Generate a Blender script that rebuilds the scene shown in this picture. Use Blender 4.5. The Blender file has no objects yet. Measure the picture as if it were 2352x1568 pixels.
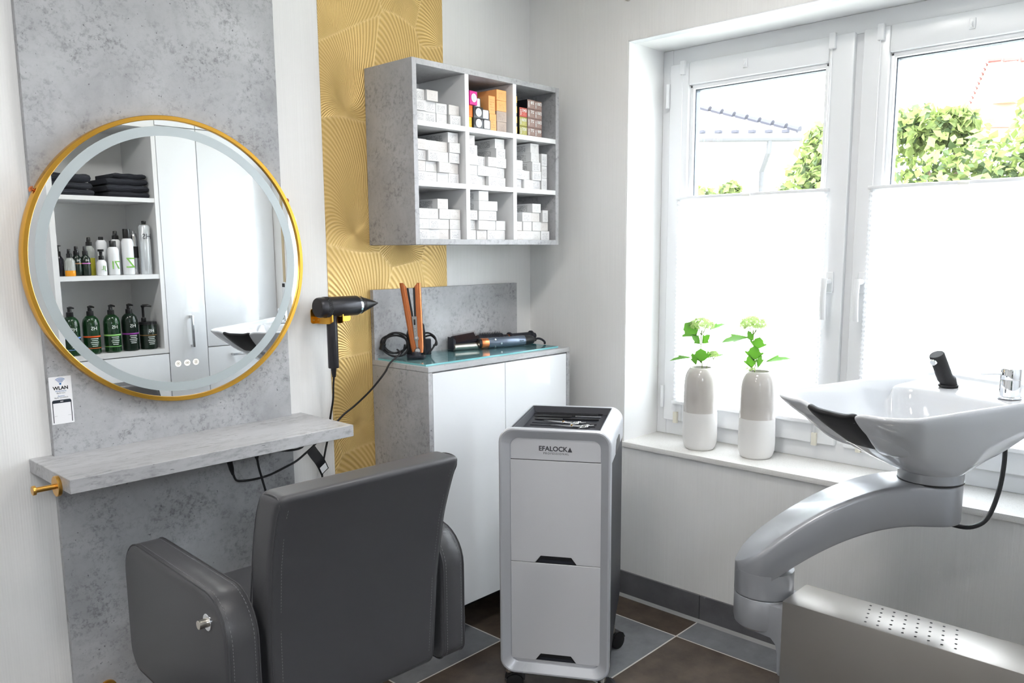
import bpy, bmesh, math, random
from mathutils import Vector, Matrix
PI = math.pi
random.seed(7)
sc = bpy.context.scene
COL = sc.collection

# ------------------------------------------------------------------ camera
cd = bpy.data.cameras.new('camera'); cam = bpy.data.objects.new('camera', cd); COL.objects.link(cam)
YAW, PIT, ROL = math.radians(43.2129), math.radians(8.23827), math.radians(0.39485)
fw = Vector((math.cos(YAW)*math.cos(PIT), math.sin(YAW)*math.cos(PIT), -math.sin(PIT)))
rt = Vector((math.sin(YAW), -math.cos(YAW), 0)); dn = fw.cross(rt)
r_ = rt*math.cos(ROL) + dn*math.sin(ROL); d_ = dn*math.cos(ROL) - rt*math.sin(ROL)
mw = Matrix.Identity(4)
for i in range(3):
    mw[i][0] = r_[i]; mw[i][1] = -d_[i]; mw[i][2] = -fw[i]
mw.translation = Vector((-2.6027, -2.33454, 1.4))
cam.matrix_world = mw
cd.sensor_width = 36; cd.lens = 36*1855.99/2352; cd.shift_y = 58.32/2352; cd.clip_start = .05; cd.clip_end = 200
sc.camera = cam

# ------------------------------------------------------------------ sky, sun, exposure
world = bpy.data.worlds.new('sky'); sc.world = world; world.use_nodes = True
bg = world.node_tree.nodes['Background']
bg.inputs[0].default_value = (.86, .93, 1, 1); bg.inputs[1].default_value = 6.2
sd = bpy.data.lights.new('sun', 'SUN'); sun = bpy.data.objects.new('sun', sd); COL.objects.link(sun)
sd.energy = 5.0; sd.angle = math.radians(1.5); sd.color = (1, .95, .86)
sun.rotation_euler = Vector((.66, -.22, -.72)).to_track_quat('-Z', 'Y').to_euler()
sun.location = (-6, 2, 9)
pd = bpy.data.lights.new('window_portal', 'AREA'); port = bpy.data.objects.new('window_portal', pd); COL.objects.link(port)
pd.shape = 'RECTANGLE'; pd.size = 1.46; pd.size_y = 1.5; pd.cycles.is_portal = True
port.matrix_world = Matrix.Translation((.34, -1.243, 1.40)) @ Matrix(((0,0,1,0),(1,0,0,0),(0,1,0,0),(0,0,0,1)))
pd2 = pd.copy(); pd2.size = .9; pd2.size_y = .62; port2 = bpy.data.objects.new('window_portal', pd2); COL.objects.link(port2)
port2.matrix_world = Matrix.Translation((-2.75, -3.44, 1.86)) @ Matrix(((1,0,0,0),(0,0,-1,0),(0,1,0,0),(0,0,0,1)))  # portal of the added window behind the camera
vs = sc.view_settings
vs.view_transform = 'Standard'; vs.look = 'None'; vs.exposure = 1.6; vs.gamma = 1.0; vs.use_curve_mapping = False

# ------------------------------------------------------------------ mesh helpers
class MB:
    def __init__(s): s.v = []; s.f = []
    def add(s, vs_, fs):
        o = len(s.v); s.v += [tuple(p) for p in vs_]; s.f += [tuple(i+o for i in f) for f in fs]; return s
    def box(s, x0, x1, y0, y1, z0, z1):
        return s.add([(x0,y0,z0),(x1,y0,z0),(x1,y1,z0),(x0,y1,z0),(x0,y0,z1),(x1,y0,z1),(x1,y1,z1),(x0,y1,z1)],
                     [(0,3,2,1),(4,5,6,7),(0,1,5,4),(1,2,6,5),(2,3,7,6),(3,0,4,7)])
    def rings(s, rs, cap0=True, cap1=True, closed=False):
        n = len(rs[0]); v = [p for r in rs for p in r]; fs = []
        m = len(rs)
        for a in range(m if closed else m-1):
            b = (a+1) % m
            for i in range(n):
                j = (i+1) % n; fs.append((a*n+i, a*n+j, b*n+j, b*n+i))
        if not closed:
            if cap0: fs.append(tuple(range(n-1, -1, -1)))
            if cap1: fs.append(tuple(range((m-1)*n, m*n)))
        return s.add(v, fs)
    def tube(s, pts, r, n=8, cap=True):
        pts = [Vector(p) for p in pts]; rs = []
        m = len(pts); t0 = (pts[1]-pts[0]).normalized()
        u = t0.orthogonal().normalized()
        for k in range(m):
            t = (pts[min(k+1,m-1)]-pts[max(k-1,0)]).normalized()
            u = (u - t*u.dot(t)); u = u.normalized() if u.length > 1e-6 else t.orthogonal().normalized()
            w = t.cross(u); rr = r[k] if isinstance(r, (list, tuple)) else r
            rs.append([pts[k] + (u*math.cos(2*PI*i/n) + w*math.sin(2*PI*i/n))*rr for i in range(n)])
        return s.rings(rs, cap, cap)
    def lathe(s, prof, n=24, o=(0,0,0), mat=None, cap=True):
        rs = []
        for r, z in prof:
            ring = [Vector((max(r,1e-4)*math.cos(2*PI*i/n), max(r,1e-4)*math.sin(2*PI*i/n), z)) for i in range(n)]
            if mat is not None: ring = [mat @ p for p in ring]
            rs.append([p + Vector(o) for p in ring])
        return s.rings(rs, cap, cap)
    def prism(s, poly, d0, d1, fn):
        n = len(poly); v = [fn(a, b, d0) for a, b in poly] + [fn(a, b, d1) for a, b in poly]
        fs = [tuple(range(n-1,-1,-1)), tuple(range(n, 2*n))] + [(i, (i+1)%n, n+(i+1)%n, n+i) for i in range(n)]
        return s.add(v, fs)
    def mesh(s, name, smooth=35, bevel=0, seg=2, fix=True):
        me = bpy.data.meshes.new(name); me.from_pydata(s.v, [], s.f); me.update()
        bm = bmesh.new(); bm.from_mesh(me)
        if fix: bmesh.ops.recalc_face_normals(bm, faces=bm.faces)
        if bevel:
            es = [e for e in bm.edges if len(e.link_faces) == 2 and e.calc_face_angle(0) > .5]
            bmesh.ops.bevel(bm, geom=es, offset=bevel, segments=seg, profile=.6, affect='EDGES', clamp_overlap=True)
        bm.to_mesh(me); bm.free()
        if smooth:
            me.shade_smooth(); me.set_sharp_from_angle(angle=math.radians(smooth))
        return me
    def build(s, name, mat, parent=None, **k):
        return link(name, s.mesh(name, **k), mat, parent)

def link(name, me, mat, parent=None):
    if mat is not None and not me.materials: me.materials.append(mat)
    o = bpy.data.objects.new(name, me); COL.objects.link(o)
    if parent is not None: o.parent = parent
    return o
def tag(o, label, cat, group=None, kind=None):
    if label: o['label'] = label
    if cat: o['category'] = cat
    if group: o['group'] = group
    if kind: o['kind'] = kind
    return o
def thing(name, label, cat, loc=(0,0,0), rz=0, group=None):
    o = bpy.data.objects.new(name, None); COL.objects.link(o); o.empty_display_size = .05
    o.location = loc; o.rotation_euler = (0,0,rz)
    return tag(o, label, cat, group)
def struct(name, mb, mat, label=None, parent=None, **k):
    o = mb.build(name, mat, parent, **k)
    if parent is None: o['kind'] = 'structure'
    if label: o['label'] = label
    return o
def copy_tree(o, parent=None):
    c = o.copy(); COL.objects.link(c); c.parent = parent
    for ch in [x for x in o.children]: copy_tree(ch, c)
    return c
def cr(pts, k=6):
    P = [Vector(p) for p in pts]; P = [P[0]*2-P[1]] + P + [P[-1]*2-P[-2]]; out = []
    for i in range(1, len(P)-2):
        for j in range(k):
            t = j/k; a, b, c, d = P[i-1], P[i], P[i+1], P[i+2]
            out.append(.5*((2*b) + (c-a)*t + (2*a-5*b+4*c-d)*t*t + (3*b-a-3*c+d)*t**3))
    out.append(P[-2]); return out
def rrect(w, h, r, n=5, cx=0, cy=0):
    out = []
    for sx, sy, a0 in ((1,1,0),(-1,1,PI/2),(-1,-1,PI),(1,-1,1.5*PI)):
        for i in range(n+1):
            a = a0 + PI/2*i/n
            out.append((cx+sx*(w/2-r)+r*math.cos(a), cy+sy*(h/2-r)+r*math.sin(a)))
    return out
def text(name, body, size, mat, mtx, parent, ext=.0002, bold=0, sp=1.0, align='CENTER'):
    cu = bpy.data.curves.new('t', 'FONT'); cu.body = body; cu.size = size; cu.extrude = ext; cu.offset = bold
    cu.align_x = align; cu.align_y = 'CENTER'; cu.space_character = sp; cu.resolution_u = 3
    o = bpy.data.objects.new('t', cu); COL.objects.link(o)
    me = bpy.data.meshes.new_from_object(o.evaluated_get(bpy.context.evaluated_depsgraph_get()))
    bpy.data.objects.remove(o); bpy.data.curves.remove(cu)
    me.transform(mtx); me.materials.clear()
    return link(name, me, mat, parent)
def frame(o, x, y):   # matrix whose local x and y run along x and y, at o
    x = Vector(x).normalized(); y = Vector(y).normalized(); z = x.cross(y)
    m = Matrix.Identity(4)
    for i in range(3): m[i][0] = x[i]; m[i][1] = y[i]; m[i][2] = z[i]
    m.translation = Vector(o); return m

# ------------------------------------------------------------------ materials
def srgb(r, g, b):
    f = lambda c: (c/255/12.92) if c/255 <= .04045 else ((c/255+.055)/1.055)**2.4
    return (f(r), f(g), f(b), 1)
def M(name, col, rough=.5, metal=0, coat=0, spec=.5, trans=0, ior=1.45, emit=None, es=0, sheen=0, bump=None):
    m = bpy.data.materials.new(name); m.use_nodes = True; nt = m.node_tree; b = nt.nodes['Principled BSDF']
    b.inputs['Base Color'].default_value = col if len(col) == 4 else (*col, 1)
    b.inputs['Roughness'].default_value = rough; b.inputs['Metallic'].default_value = metal
    b.inputs['Coat Weight'].default_value = coat; b.inputs['Specular IOR Level'].default_value = spec
    b.inputs['Transmission Weight'].default_value = trans; b.inputs['IOR'].default_value = ior
    if emit: b.inputs['Emission Color'].default_value = (*emit, 1); b.inputs['Emission Strength'].default_value = es
    if bump:
        sc_, st = bump; N = Nd(nt); tc = N('ShaderNodeTexCoord'); n = N('ShaderNodeTexNoise', Scale=sc_, Detail=3.0)
        nt.links.new(tc.outputs['Object'], n.inputs['Vector'])
        bp = N('ShaderNodeBump', Strength=st, Distance=.002); nt.links.new(n.outputs['Fac'], bp.inputs['Height'])
        nt.links.new(bp.outputs['Normal'], b.inputs['Normal'])
    return m
def Nd(nt):
    def mk(t, **k):
        n = nt.nodes.new(t)
        for a, v in k.items():
            a2 = a.replace('_', ' ')
            if a2 in n.inputs: n.inputs[a2].default_value = v
            else: setattr(n, a, v)
        return n
    return mk
def ramp(nt, stops):
    n = nt.nodes.new('ShaderNodeValToRGB'); e = n.color_ramp.elements
    while len(e) > 1: e.remove(e[0])
    for i, (p, c) in enumerate(stops):
        x = e[0] if i == 0 else e.new(p)
        x.position = p; x.color = c if isinstance(c, tuple) else (c, c, c, 1)
    return n
def mixc(nt, mode='MIX', fac=None, a=None, b=None):
    n = nt.nodes.new('ShaderNodeMix'); n.data_type = 'RGBA'; n.blend_type = mode
    for i, x in ((0, fac), (6, a), (7, b)):
        if x is None: continue
        if hasattr(x, 'node'): nt.links.new(x, n.inputs[i])
        else: n.inputs[i].default_value = x if i == 0 or len(x) == 4 else (*x, 1)
    return n
def math_(nt, op, a, b=None):
    n = nt.nodes.new('ShaderNodeMath'); n.operation = op
    for i, x in enumerate((a, b)):
        if x is None: continue
        if hasattr(x, 'node'): nt.links.new(x, n.inputs[i])
        else: n.inputs[i].default_value = x
    return n.outputs[0]

def concrete(name, base, rough=.45, seed=0.0, stretch=(1,1,1)):
    m = M(name, (.4,.4,.4), rough); nt = m.node_tree; N = Nd(nt); b = nt.nodes['Principled BSDF']; L = nt.links.new
    tc = N('ShaderNodeTexCoord'); mp = N('ShaderNodeMapping'); L(tc.outputs['Object'], mp.inputs[0])
    mp.inputs['Location'].default_value = (seed, seed*1.7, seed*.3); mp.inputs['Scale'].default_value = stretch
    n1 = N('ShaderNodeTexNoise', Scale=3.6, Detail=7.0, Roughness=.62, Distortion=.4); L(mp.outputs[0], n1.inputs['Vector'])
    n2 = N('ShaderNodeTexNoise', Scale=70.0, Detail=7.0, Roughness=.74, Distortion=.25); L(mp.outputs[0], n2.inputs['Vector'])
    n3 = N('ShaderNodeTexNoise', Scale=8.5, Detail=5.0, Roughness=.6); L(mp.outputs[0], n3.inputs['Vector'])
    n4 = N('ShaderNodeTexNoise', Scale=120.0, Detail=2.0, Roughness=.5); L(mp.outputs[0], n4.inputs['Vector'])
    r1 = ramp(nt, [(.30, .74), (.46, .93), (.58, 1.05), (.72, 1.20)]); L(n1.outputs['Fac'], r1.inputs[0])
    fleck = ramp(nt, [(.36, 1.0), (.52, .0)]); L(n2.outputs['Fac'], fleck.inputs[0])
    mask = ramp(nt, [(.36, 1.0), (.60, .12)]); L(n3.outputs['Fac'], mask.inputs[0])
    fm = math_(nt, 'SUBTRACT', 1.0, math_(nt, 'MULTIPLY', math_(nt, 'MULTIPLY', fleck.outputs[0], mask.outputs[0]), .50))
    pit = ramp(nt, [(.235, .40), (.285, 1.0)]); L(n4.outputs['Fac'], pit.inputs[0])
    a = mixc(nt, 'MULTIPLY', 1.0, base, r1.outputs[0]); c = mixc(nt, 'MULTIPLY', 1.0, a.outputs[2], pit.outputs[0])
    cf = N('ShaderNodeCombineColor'); L(fm, cf.inputs[0]); L(fm, cf.inputs[1]); L(fm, cf.inputs[2])
    d = mixc(nt, 'MULTIPLY', 1.0, c.outputs[2], cf.outputs[0]); L(d.outputs[2], b.inputs['Base Color'])
    bp = N('ShaderNodeBump', Strength=.12, Distance=.001); L(n2.outputs['Fac'], bp.inputs['Height']); L(bp.outputs[0], b.inputs['Normal'])
    return m
def wallpaper(name, base):
    m = M(name, base, .75); nt = m.node_tree; N = Nd(nt); b = nt.nodes['Principled BSDF']; L = nt.links.new
    tc = N('ShaderNodeTexCoord'); sp = N('ShaderNodeSeparateXYZ'); L(tc.outputs['Object'], sp.inputs[0])
    s = math_(nt, 'ADD', sp.outputs[0], sp.outputs[1])
    cb = N('ShaderNodeCombineXYZ'); L(s, cb.inputs[0]); L(math_(nt, 'MULTIPLY', sp.outputs[2], .012), cb.inputs[1])
    n1 = N('ShaderNodeTexNoise', Scale=210.0, Detail=2.0); L(cb.outputs[0], n1.inputs['Vector'])
    sn = math_(nt, 'SINE', math_(nt, 'MULTIPLY', s, 2*PI/.0065))
    h = math_(nt, 'ADD', math_(nt, 'MULTIPLY', sn, .25), n1.outputs['Fac'])
    bp = N('ShaderNodeBump', Strength=.35, Distance=.0012); L(h, bp.inputs['Height']); L(bp.outputs[0], b.inputs['Normal'])
    r = ramp(nt, [(.2, .955), (.75, 1.0)]); L(n1.outputs['Fac'], r.inputs[0])
    c = mixc(nt, 'MULTIPLY', 1.0, base, r.outputs[0]); L(c.outputs[2], b.inputs['Base Color'])
    return m
def gold_paper():
    m = M('gold_relief_wallpaper', srgb(214,178,105), .40, .30); nt = m.node_tree; N = Nd(nt); b = nt.nodes['Principled BSDF']; L = nt.links.new
    tc = N('ShaderNodeTexCoord'); sp = N('ShaderNodeSeparateXYZ'); L(tc.outputs['Object'], sp.inputs[0])
    cb = N('ShaderNodeCombineXYZ'); L(sp.outputs[0], cb.inputs[0]); L(math_(nt, 'MULTIPLY', sp.outputs[2], .62), cb.inputs[1])
    nz = N('ShaderNodeTexNoise', Scale=3.0, Detail=0.0); L(cb.outputs[0], nz.inputs['Vector'])
    vm = N('ShaderNodeVectorMath', operation='MULTIPLY_ADD'); L(nz.outputs['Color'], vm.inputs[0]); vm.inputs[1].default_value = (.10, .10, 0); L(cb.outputs[0], vm.inputs[2])
    vo = N('ShaderNodeTexVoronoi', Scale=4.2, Randomness=.7); vo.voronoi_dimensions = '2D'; L(vm.outputs[0], vo.inputs['Vector'])
    df = N('ShaderNodeVectorMath', operation='SUBTRACT'); L(vm.outputs[0], df.inputs[0]); L(vo.outputs['Position'], df.inputs[1])
    # fans: angle about a stem below each cell centre, bent by distance
    ad = N('ShaderNodeVectorMath', operation='ADD'); L(df.outputs[0], ad.inputs[0]); ad.inputs[1].default_value = (.0, .10, 0)
    s2 = N('ShaderNodeSeparateXYZ'); L(ad.outputs[0], s2.inputs[0])
    at = math_(nt, 'ARCTAN2', s2.outputs[0], s2.outputs[1])
    ln = N('ShaderNodeVectorMath', operation='LENGTH'); L(ad.outputs[0], ln.inputs[0])
    ang = math_(nt, 'ADD', at, math_(nt, 'MULTIPLY', ln.outputs['Value'], 3.2))
    w = math_(nt, 'SINE', math_(nt, 'MULTIPLY', ang, 92.0))
    fine = N('ShaderNodeTexNoise', Scale=420.0, Detail=2.0); L(cb.outputs[0], fine.inputs['Vector'])
    h = math_(nt, 'ADD', w, math_(nt, 'MULTIPLY', fine.outputs['Fac'], .8))
    edge = N('ShaderNodeTexVoronoi', Scale=4.2, Randomness=.7, feature='DISTANCE_TO_EDGE'); edge.voronoi_dimensions = '2D'; L(vm.outputs[0], edge.inputs['Vector'])
    er = ramp(nt, [(0.0, 1.0), (.02, .0)]); L(edge.outputs['Distance'], er.inputs[0])
    h2 = math_(nt, 'ADD', h, math_(nt, 'MULTIPLY', er.outputs[0], 1.2))
    bp = N('ShaderNodeBump', Strength=.38, Distance=.0016); L(h2, bp.inputs['Height']); L(bp.outputs[0], b.inputs['Normal'])
    mr = N('ShaderNodeMapRange'); mr.inputs[1].default_value = -1.2; mr.inputs[2].default_value = 1.8; L(h2, mr.inputs[0])
    r = ramp(nt, [(0.0, srgb(196,158,88)), (.45, srgb(214,180,112)), (1.0, srgb(232,202,140))]); L(mr.outputs[0], r.inputs[0])
    L(r.outputs[0], b.inputs['Base Color'])
    return m
def stone_tile(name, c1, c2, rough):
    m = M(name, c1, rough); nt = m.node_tree; N = Nd(nt); b = nt.nodes['Principled BSDF']; L = nt.links.new
    oi = N('ShaderNodeObjectInfo'); tc = N('ShaderNodeTexCoord'); va = N('ShaderNodeVectorMath', operation='ADD')
    L(tc.outputs['Object'], va.inputs[0]); L(oi.outputs['Location'], va.inputs[1])
    n = N('ShaderNodeTexNoise', Scale=6.0, Detail=7.0, Roughness=.65); L(va.outputs[0], n.inputs['Vector'])
    r = ramp(nt, [(.3, c1), (.7, c2)]); L(n.outputs['Fac'], r.inputs[0]); L(r.outputs[0], b.inputs['Base Color'])
    return m
def speckle(name, c, d, sc_=420.0, rough=.3):
    m = M(name, c, rough); nt = m.node_tree; N = Nd(nt); b = nt.nodes['Principled BSDF']; L = nt.links.new
    tc = N('ShaderNodeTexCoord'); n = N('ShaderNodeTexNoise', Scale=sc_, Detail=2.0); L(tc.outputs['Object'], n.inputs['Vector'])
    r = ramp(nt, [(.30, d), (.42, c), (1, c)]); L(n.outputs['Fac'], r.inputs[0]); L(r.outputs[0], b.inputs['Base Color'])
    return m
def brushed(name, c, rough, axis, st=.35):
    m = M(name, c, rough, 1.0); nt = m.node_tree; N = Nd(nt); b = nt.nodes['Principled BSDF']; L = nt.links.new
    tc = N('ShaderNodeTexCoord'); mp = N('ShaderNodeMapping'); mp.inputs['Scale'].default_value = axis; L(tc.outputs['Object'], mp.inputs[0])
    n = N('ShaderNodeTexNoise', Scale=1.0, Detail=3.0); L(mp.outputs[0], n.inputs['Vector'])
    r = ramp(nt, [(.3, rough-.08), (.7, rough+.1)]); L(n.outputs['Fac'], r.inputs[0]); L(r.outputs[0], b.inputs['Roughness'])
    n2 = N('ShaderNodeTexNoise', Scale=5.0, Detail=4.0); L(tc.outputs['Object'], n2.inputs['Vector'])
    r2 = ramp(nt, [(.35, tuple(x*.86 for x in c[:3])+(1,)), (.65, c)]); L(n2.outputs['Fac'], r2.inputs[0]); L(r2.outputs[0], b.inputs['Base Color'])
    return m
def thin_glass(name, tint=(1,1,1,1), ior=1.5, rough=0.0):
    m = bpy.data.materials.new(name); m.use_nodes = True; nt = m.node_tree; nt.nodes.clear(); N = Nd(nt); L = nt.links.new
    o = N('ShaderNodeOutputMaterial'); t = N('ShaderNodeBsdfTransparent', Color=tint); g = N('ShaderNodeBsdfGlossy', Roughness=rough)
    f = N('ShaderNodeFresnel', IOR=ior); ge = N('ShaderNodeNewGeometry'); fr_ = math_(nt, 'MULTIPLY', f.outputs[0], math_(nt, 'SUBTRACT', 1.0, ge.outputs['Backfacing'])); mx = N('ShaderNodeMixShader'); L(fr_, mx.inputs[0]); L(t.outputs[0], mx.inputs[1]); L(g.outputs[0], mx.inputs[2]); L(mx.outputs[0], o.inputs[0])
    return m
def translucent(name, c, tc_, fac, rough=.6):
    m = bpy.data.materials.new(name); m.use_nodes = True; nt = m.node_tree; nt.nodes.clear(); N = Nd(nt); L = nt.links.new
    o = N('ShaderNodeOutputMaterial'); d = N('ShaderNodeBsdfPrincipled'); d.inputs['Base Color'].default_value = c; d.inputs['Roughness'].default_value = rough
    t = N('ShaderNodeBsdfTranslucent', Color=tc_); mx = N('ShaderNodeMixShader'); mx.inputs[0].default_value = fac
    L(d.outputs[0], mx.inputs[1]); L(t.outputs[0], mx.inputs[2]); L(mx.outputs[0], o.inputs[0]); return m
def printed(name, paper, ink, rows=9.0, dens=.5, rough=.55):
    """paper with lines of small print, read from the UV of the face"""
    m = M(name, paper, rough); nt = m.node_tree; N = Nd(nt); b = nt.nodes['Principled BSDF']; L = nt.links.new
    uv = N('ShaderNodeUVMap'); sp = N('ShaderNodeSeparateXYZ'); L(uv.outputs[0], sp.inputs[0]); oi = N('ShaderNodeObjectInfo')
    rnd = math_(nt, 'MULTIPLY', oi.outputs['Random'], 37.0)
    row = math_(nt, 'FLOOR', math_(nt, 'MULTIPLY', sp.outputs[1], rows))
    frac = math_(nt, 'FRACT', math_(nt, 'MULTIPLY', sp.outputs[1], rows))
    cb = N('ShaderNodeCombineXYZ'); L(math_(nt, 'MULTIPLY', sp.outputs[0], 26.0), cb.inputs[0]); L(math_(nt, 'ADD', math_(nt, 'MULTIPLY', row, 7.3), rnd), cb.inputs[1])
    n = N('ShaderNodeTexNoise', Scale=1.0, Detail=1.0); L(cb.outputs[0], n.inputs['Vector'])
    a = math_(nt, 'GREATER_THAN', n.outputs['Fac'], dens); c = math_(nt, 'MULTIPLY', math_(nt, 'GREATER_THAN', frac, .35), math_(nt, 'LESS_THAN', frac, .75))
    inx = math_(nt, 'MULTIPLY', math_(nt, 'GREATER_THAN', sp.outputs[0], .16), math_(nt, 'LESS_THAN', sp.outputs[0], .84))
    iny = math_(nt, 'MULTIPLY', math_(nt, 'GREATER_THAN', sp.outputs[1], .14), math_(nt, 'LESS_THAN', sp.outputs[1], .80))
    k = math_(nt, 'MULTIPLY', math_(nt, 'MULTIPLY', a, c), math_(nt, 'MULTIPLY', inx, iny))
    mx = mixc(nt, 'MIX', k, paper, ink); L(mx.outputs[2], b.inputs['Base Color']); return m

WALL = wallpaper('white_striped_wallpaper', (.85, .845, .835, 1))
CEIL = M('ceiling_white', (.86,.86,.85), .9)
PLAST = M('white_plaster', (.88,.88,.88), .45)
CONC = concrete('concrete_laminate', (.43,.435,.45))
CONC2 = concrete('concrete_laminate_cabinet', (.44,.44,.455), seed=3.3)
CONC3 = concrete('concrete_laminate_shelf', (.49,.49,.505), .35, seed=8.1, stretch=(.35,1,1))
GOLDP = gold_paper()
WGLOSS = M('white_gloss_lacquer', (.83,.845,.87), .05, coat=.25)
WLAM = M('white_laminate', (.78,.78,.785), .35)
WLAMG = M('white_laminate_back', (.86,.86,.86), .4)
PVC = M('white_pvc', (.84,.85,.87), .22)
PVCG = M('gasket_grey', (.10,.12,.15), .6)
TBROWN = stone_tile('brown_slate_tile', srgb(66,58,52), srgb(96,84,74), .22)
TGREY = stone_tile('grey_slate_tile', srgb(106,108,112), srgb(132,134,138), .16)
TSKIRT = stone_tile('grey_skirting_tile', srgb(88,88,92), srgb(112,112,116), .35)
GROUT = M('pale_grout', srgb(196,192,186), .8)
SILIC = M('grey_silicone', srgb(150,150,150), .5)
QUARTZ = speckle('quartz_sill', (.80,.79,.77,1), (.56,.54,.51,1), 500.0, .25)
MIRROR = M('mirror_silver', (.86,.88,.885), 0.0, 1.0)
FROST = M('frosted_mirror_band', srgb(178,186,188), .45, .35)
GOLD = M('brushed_gold', srgb(226,172,72), .26, 1.0)
BRASS = M('satin_brass', srgb(216,166,84), .30, 1.0)
COPPER = M('copper', srgb(214,128,82), .18, 1.0)
COPAINT = M('copper_lacquer', srgb(212,124,72), .24, .7, coat=.4)
CHROME = M('chrome', (.86,.87,.89), .04, 1.0)
NICKEL = M('satin_nickel', (.62,.58,.52), .28, 1.0)
STEEL = M('brushed_steel', (.50,.475,.445), .36, 1.0, bump=(5.0,.02))
SILVER = M('silver_paint', srgb(206,208,214), .32, .45, bump=(900.0,.05))
ARMP = M('silver_grey_paint', srgb(166,168,173), .30, .35, coat=.3)
SILVERP = M('silver_drawer_front', srgb(222,222,226), .30, .25, bump=(700.0,.05))
BLACKP = M('black_plastic', (.012,.012,.014), .38)
DARKP = M('anthracite_plastic', srgb(40,42,50), .45, spec=.35)
RUBBER = M('black_rubber', (.010,.010,.012), .55)
LEATHER = M('charcoal_leatherette', srgb(78,78,81), .38, spec=.4, bump=(520.0,.10))
STITCH = M('grey_thread', srgb(128,128,132), .7)
GUN = M('gunmetal_lacquer', srgb(62,62,66), .30, .55)
STEELBLUE = M('steel_blue_lacquer', srgb(122,134,152), .24, .6)
CERAM = M('white_ceramic', (.68,.695,.725), .05, coat=.5)
GREIGE = M('greige_glaze', srgb(186,181,176), .10, coat=.3)
VMATTE = M('matte_white_ceramic', srgb(232,230,228), .55)
BLIND = translucent('pleated_blind_fabric', (.94,.94,.94,1), (.97,.97,.98,1), .72)
GLASS = thin_glass('window_glass')
GPLATE = thin_glass('green_tint_glass', (.78,.92,.93,1), 1.5)
GEDGE = M('glass_edge', srgb(120,190,196), .08, coat=.5)
LEAF = translucent('viburnum_leaf', srgb(78,132,46), srgb(100,160,46), .28, .45)
FLOWER = translucent('viburnum_flower', srgb(196,216,152), srgb(196,224,140), .35)
STEM = M('green_stem', srgb(120,140,70), .5)
INK = M('dark_grey_ink', srgb(70,70,76), .5)
PAPER = M('white_paper', (.88,.88,.90), .6)
BLUEINK = M('blue_ink', srgb(52,108,170), .5)
NAVY = M('navy_ink', srgb(36,44,54), .5)
BLACK = M('black_ink', (.01,.01,.01), .5)
WINK = M('white_ink', (.8,.82,.8), .5)
# ================================================================== the room
ZC = 2.5
struct('wall_left', MB().box(-4.5, .30, 0, .2, 0, ZC), WALL, 'white striped wallpaper wall carrying the mirror and cabinets')
wr = MB()
wr.box(0, .30, -.497, 0, 0, ZC); wr.box(0, .30, -3.4, -1.988, 0, ZC); wr.box(0, .30, -1.988, -.497, 0, .62); wr.box(0, .30, -1.988, -.497, 2.168, ZC)
struct('wall_right', wr, WALL, 'white striped wallpaper wall around the window')
struct('wall_front', MB().box(-4.5, -4.3, -3.4, 0, 0, ZC), WALL, 'plain white wall outside the view')
struct('wall_back', MB().box(-4.5, -3.20, -3.4, -3.2, 0, ZC).box(-2.30, 0, -3.4, -3.2, 0, ZC).box(-3.20, -2.30, -3.4, -3.2, 0, 1.55).box(-3.20, -2.30, -3.4, -3.2, 2.17, ZC).box(-1.235, 0, -3.2, -2.56, 0, ZC), WALL, 'white wall behind the built-in cabinets')
struct('ceiling', MB().box(-4.5, .6, -3.4, .2, ZC, ZC+.15), CEIL, 'white ceiling')
rv = MB()
rv.box(.001, .236, -.5, -.497, .641, 2.165); rv.box(.001, .236, -1.988, -1.985, .641, 2.165); rv.box(.001, .236, -1.985, -.5, 2.165, 2.168)
struct('trim_1', rv, PLAST, 'smooth white window reveal')
struct('trim_2', MB().box(-.0015, .04, -1.985, -.5, 2.1635, 2.165), M('white_corner_bead', (.8,.82,.85), .2), 'glossy white corner bead along the top of the window reveal')
fl = struct('floor', MB().box(-4.5, .3, -3.4, .2, -.08, -.0008), GROUT, 'brown and grey chequered stone tile floor')
def tile_mesh(nm, mat):
    me = MB().box(-.2226, .2226, -.2226, .2226, -.012, 0).mesh(nm, smooth=0, bevel=.0012, seg=1); me.materials.append(mat); return me
tb, tg = tile_mesh('tile', TBROWN), tile_mesh('tile', TGREY)
for i in range(-1, 10):
    for j in range(-2, 6):
        cx = -.17 + .225 - .45*i; cy = -.862 - .225 - .45*j
        x0, x1, y0, y1 = cx-.2226, cx+.2226, cy-.2226, cy+.2226
        if x0 > -.003 or y0 > 0: continue
        if x1 > -.002 or y1 > 0:        # cut tiles along the two walls
            me = MB().box(x0-cx, min(x1, -.004)-cx, y0-cy, min(y1, -.002)-cy, -.012, 0).mesh('tile', smooth=0, bevel=.0012, seg=1)
            me.materials.append(TBROWN if (i+j) % 2 else TGREY)
        else: me = tb if (i+j) % 2 else tg
        t = link('tile', me, None, fl); t.location = (cx, cy, 0)
bs = struct('baseboard_right', MB().box(-.004, 0, -2.15, 0, 0, .102), GROUT, 'grey stone skirting tiles under the window')
for k in range(6):
    y1 = .035 - .45*k; y0 = y1-.4475
    if y0 < -2.14: y0 = -2.14
    MB().box(-.012, -.003, y0, min(y1, -.001), .004, .104).build('skirting_tile', TSKIRT, bs, smooth=0, bevel=.001, seg=1)
MB().prism([(-.012,0),(-.024,0),(-.012,.010)], -2.14, -.001, lambda a, b, d: (a, d, b)).build('sealant_strip', SILIC, bs, smooth=0)
struct('baseboard_left', MB().box(-4.3, -1.935, -.010, 0, 0, .104), TSKIRT, 'grey stone skirting along the mirror wall')

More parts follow.
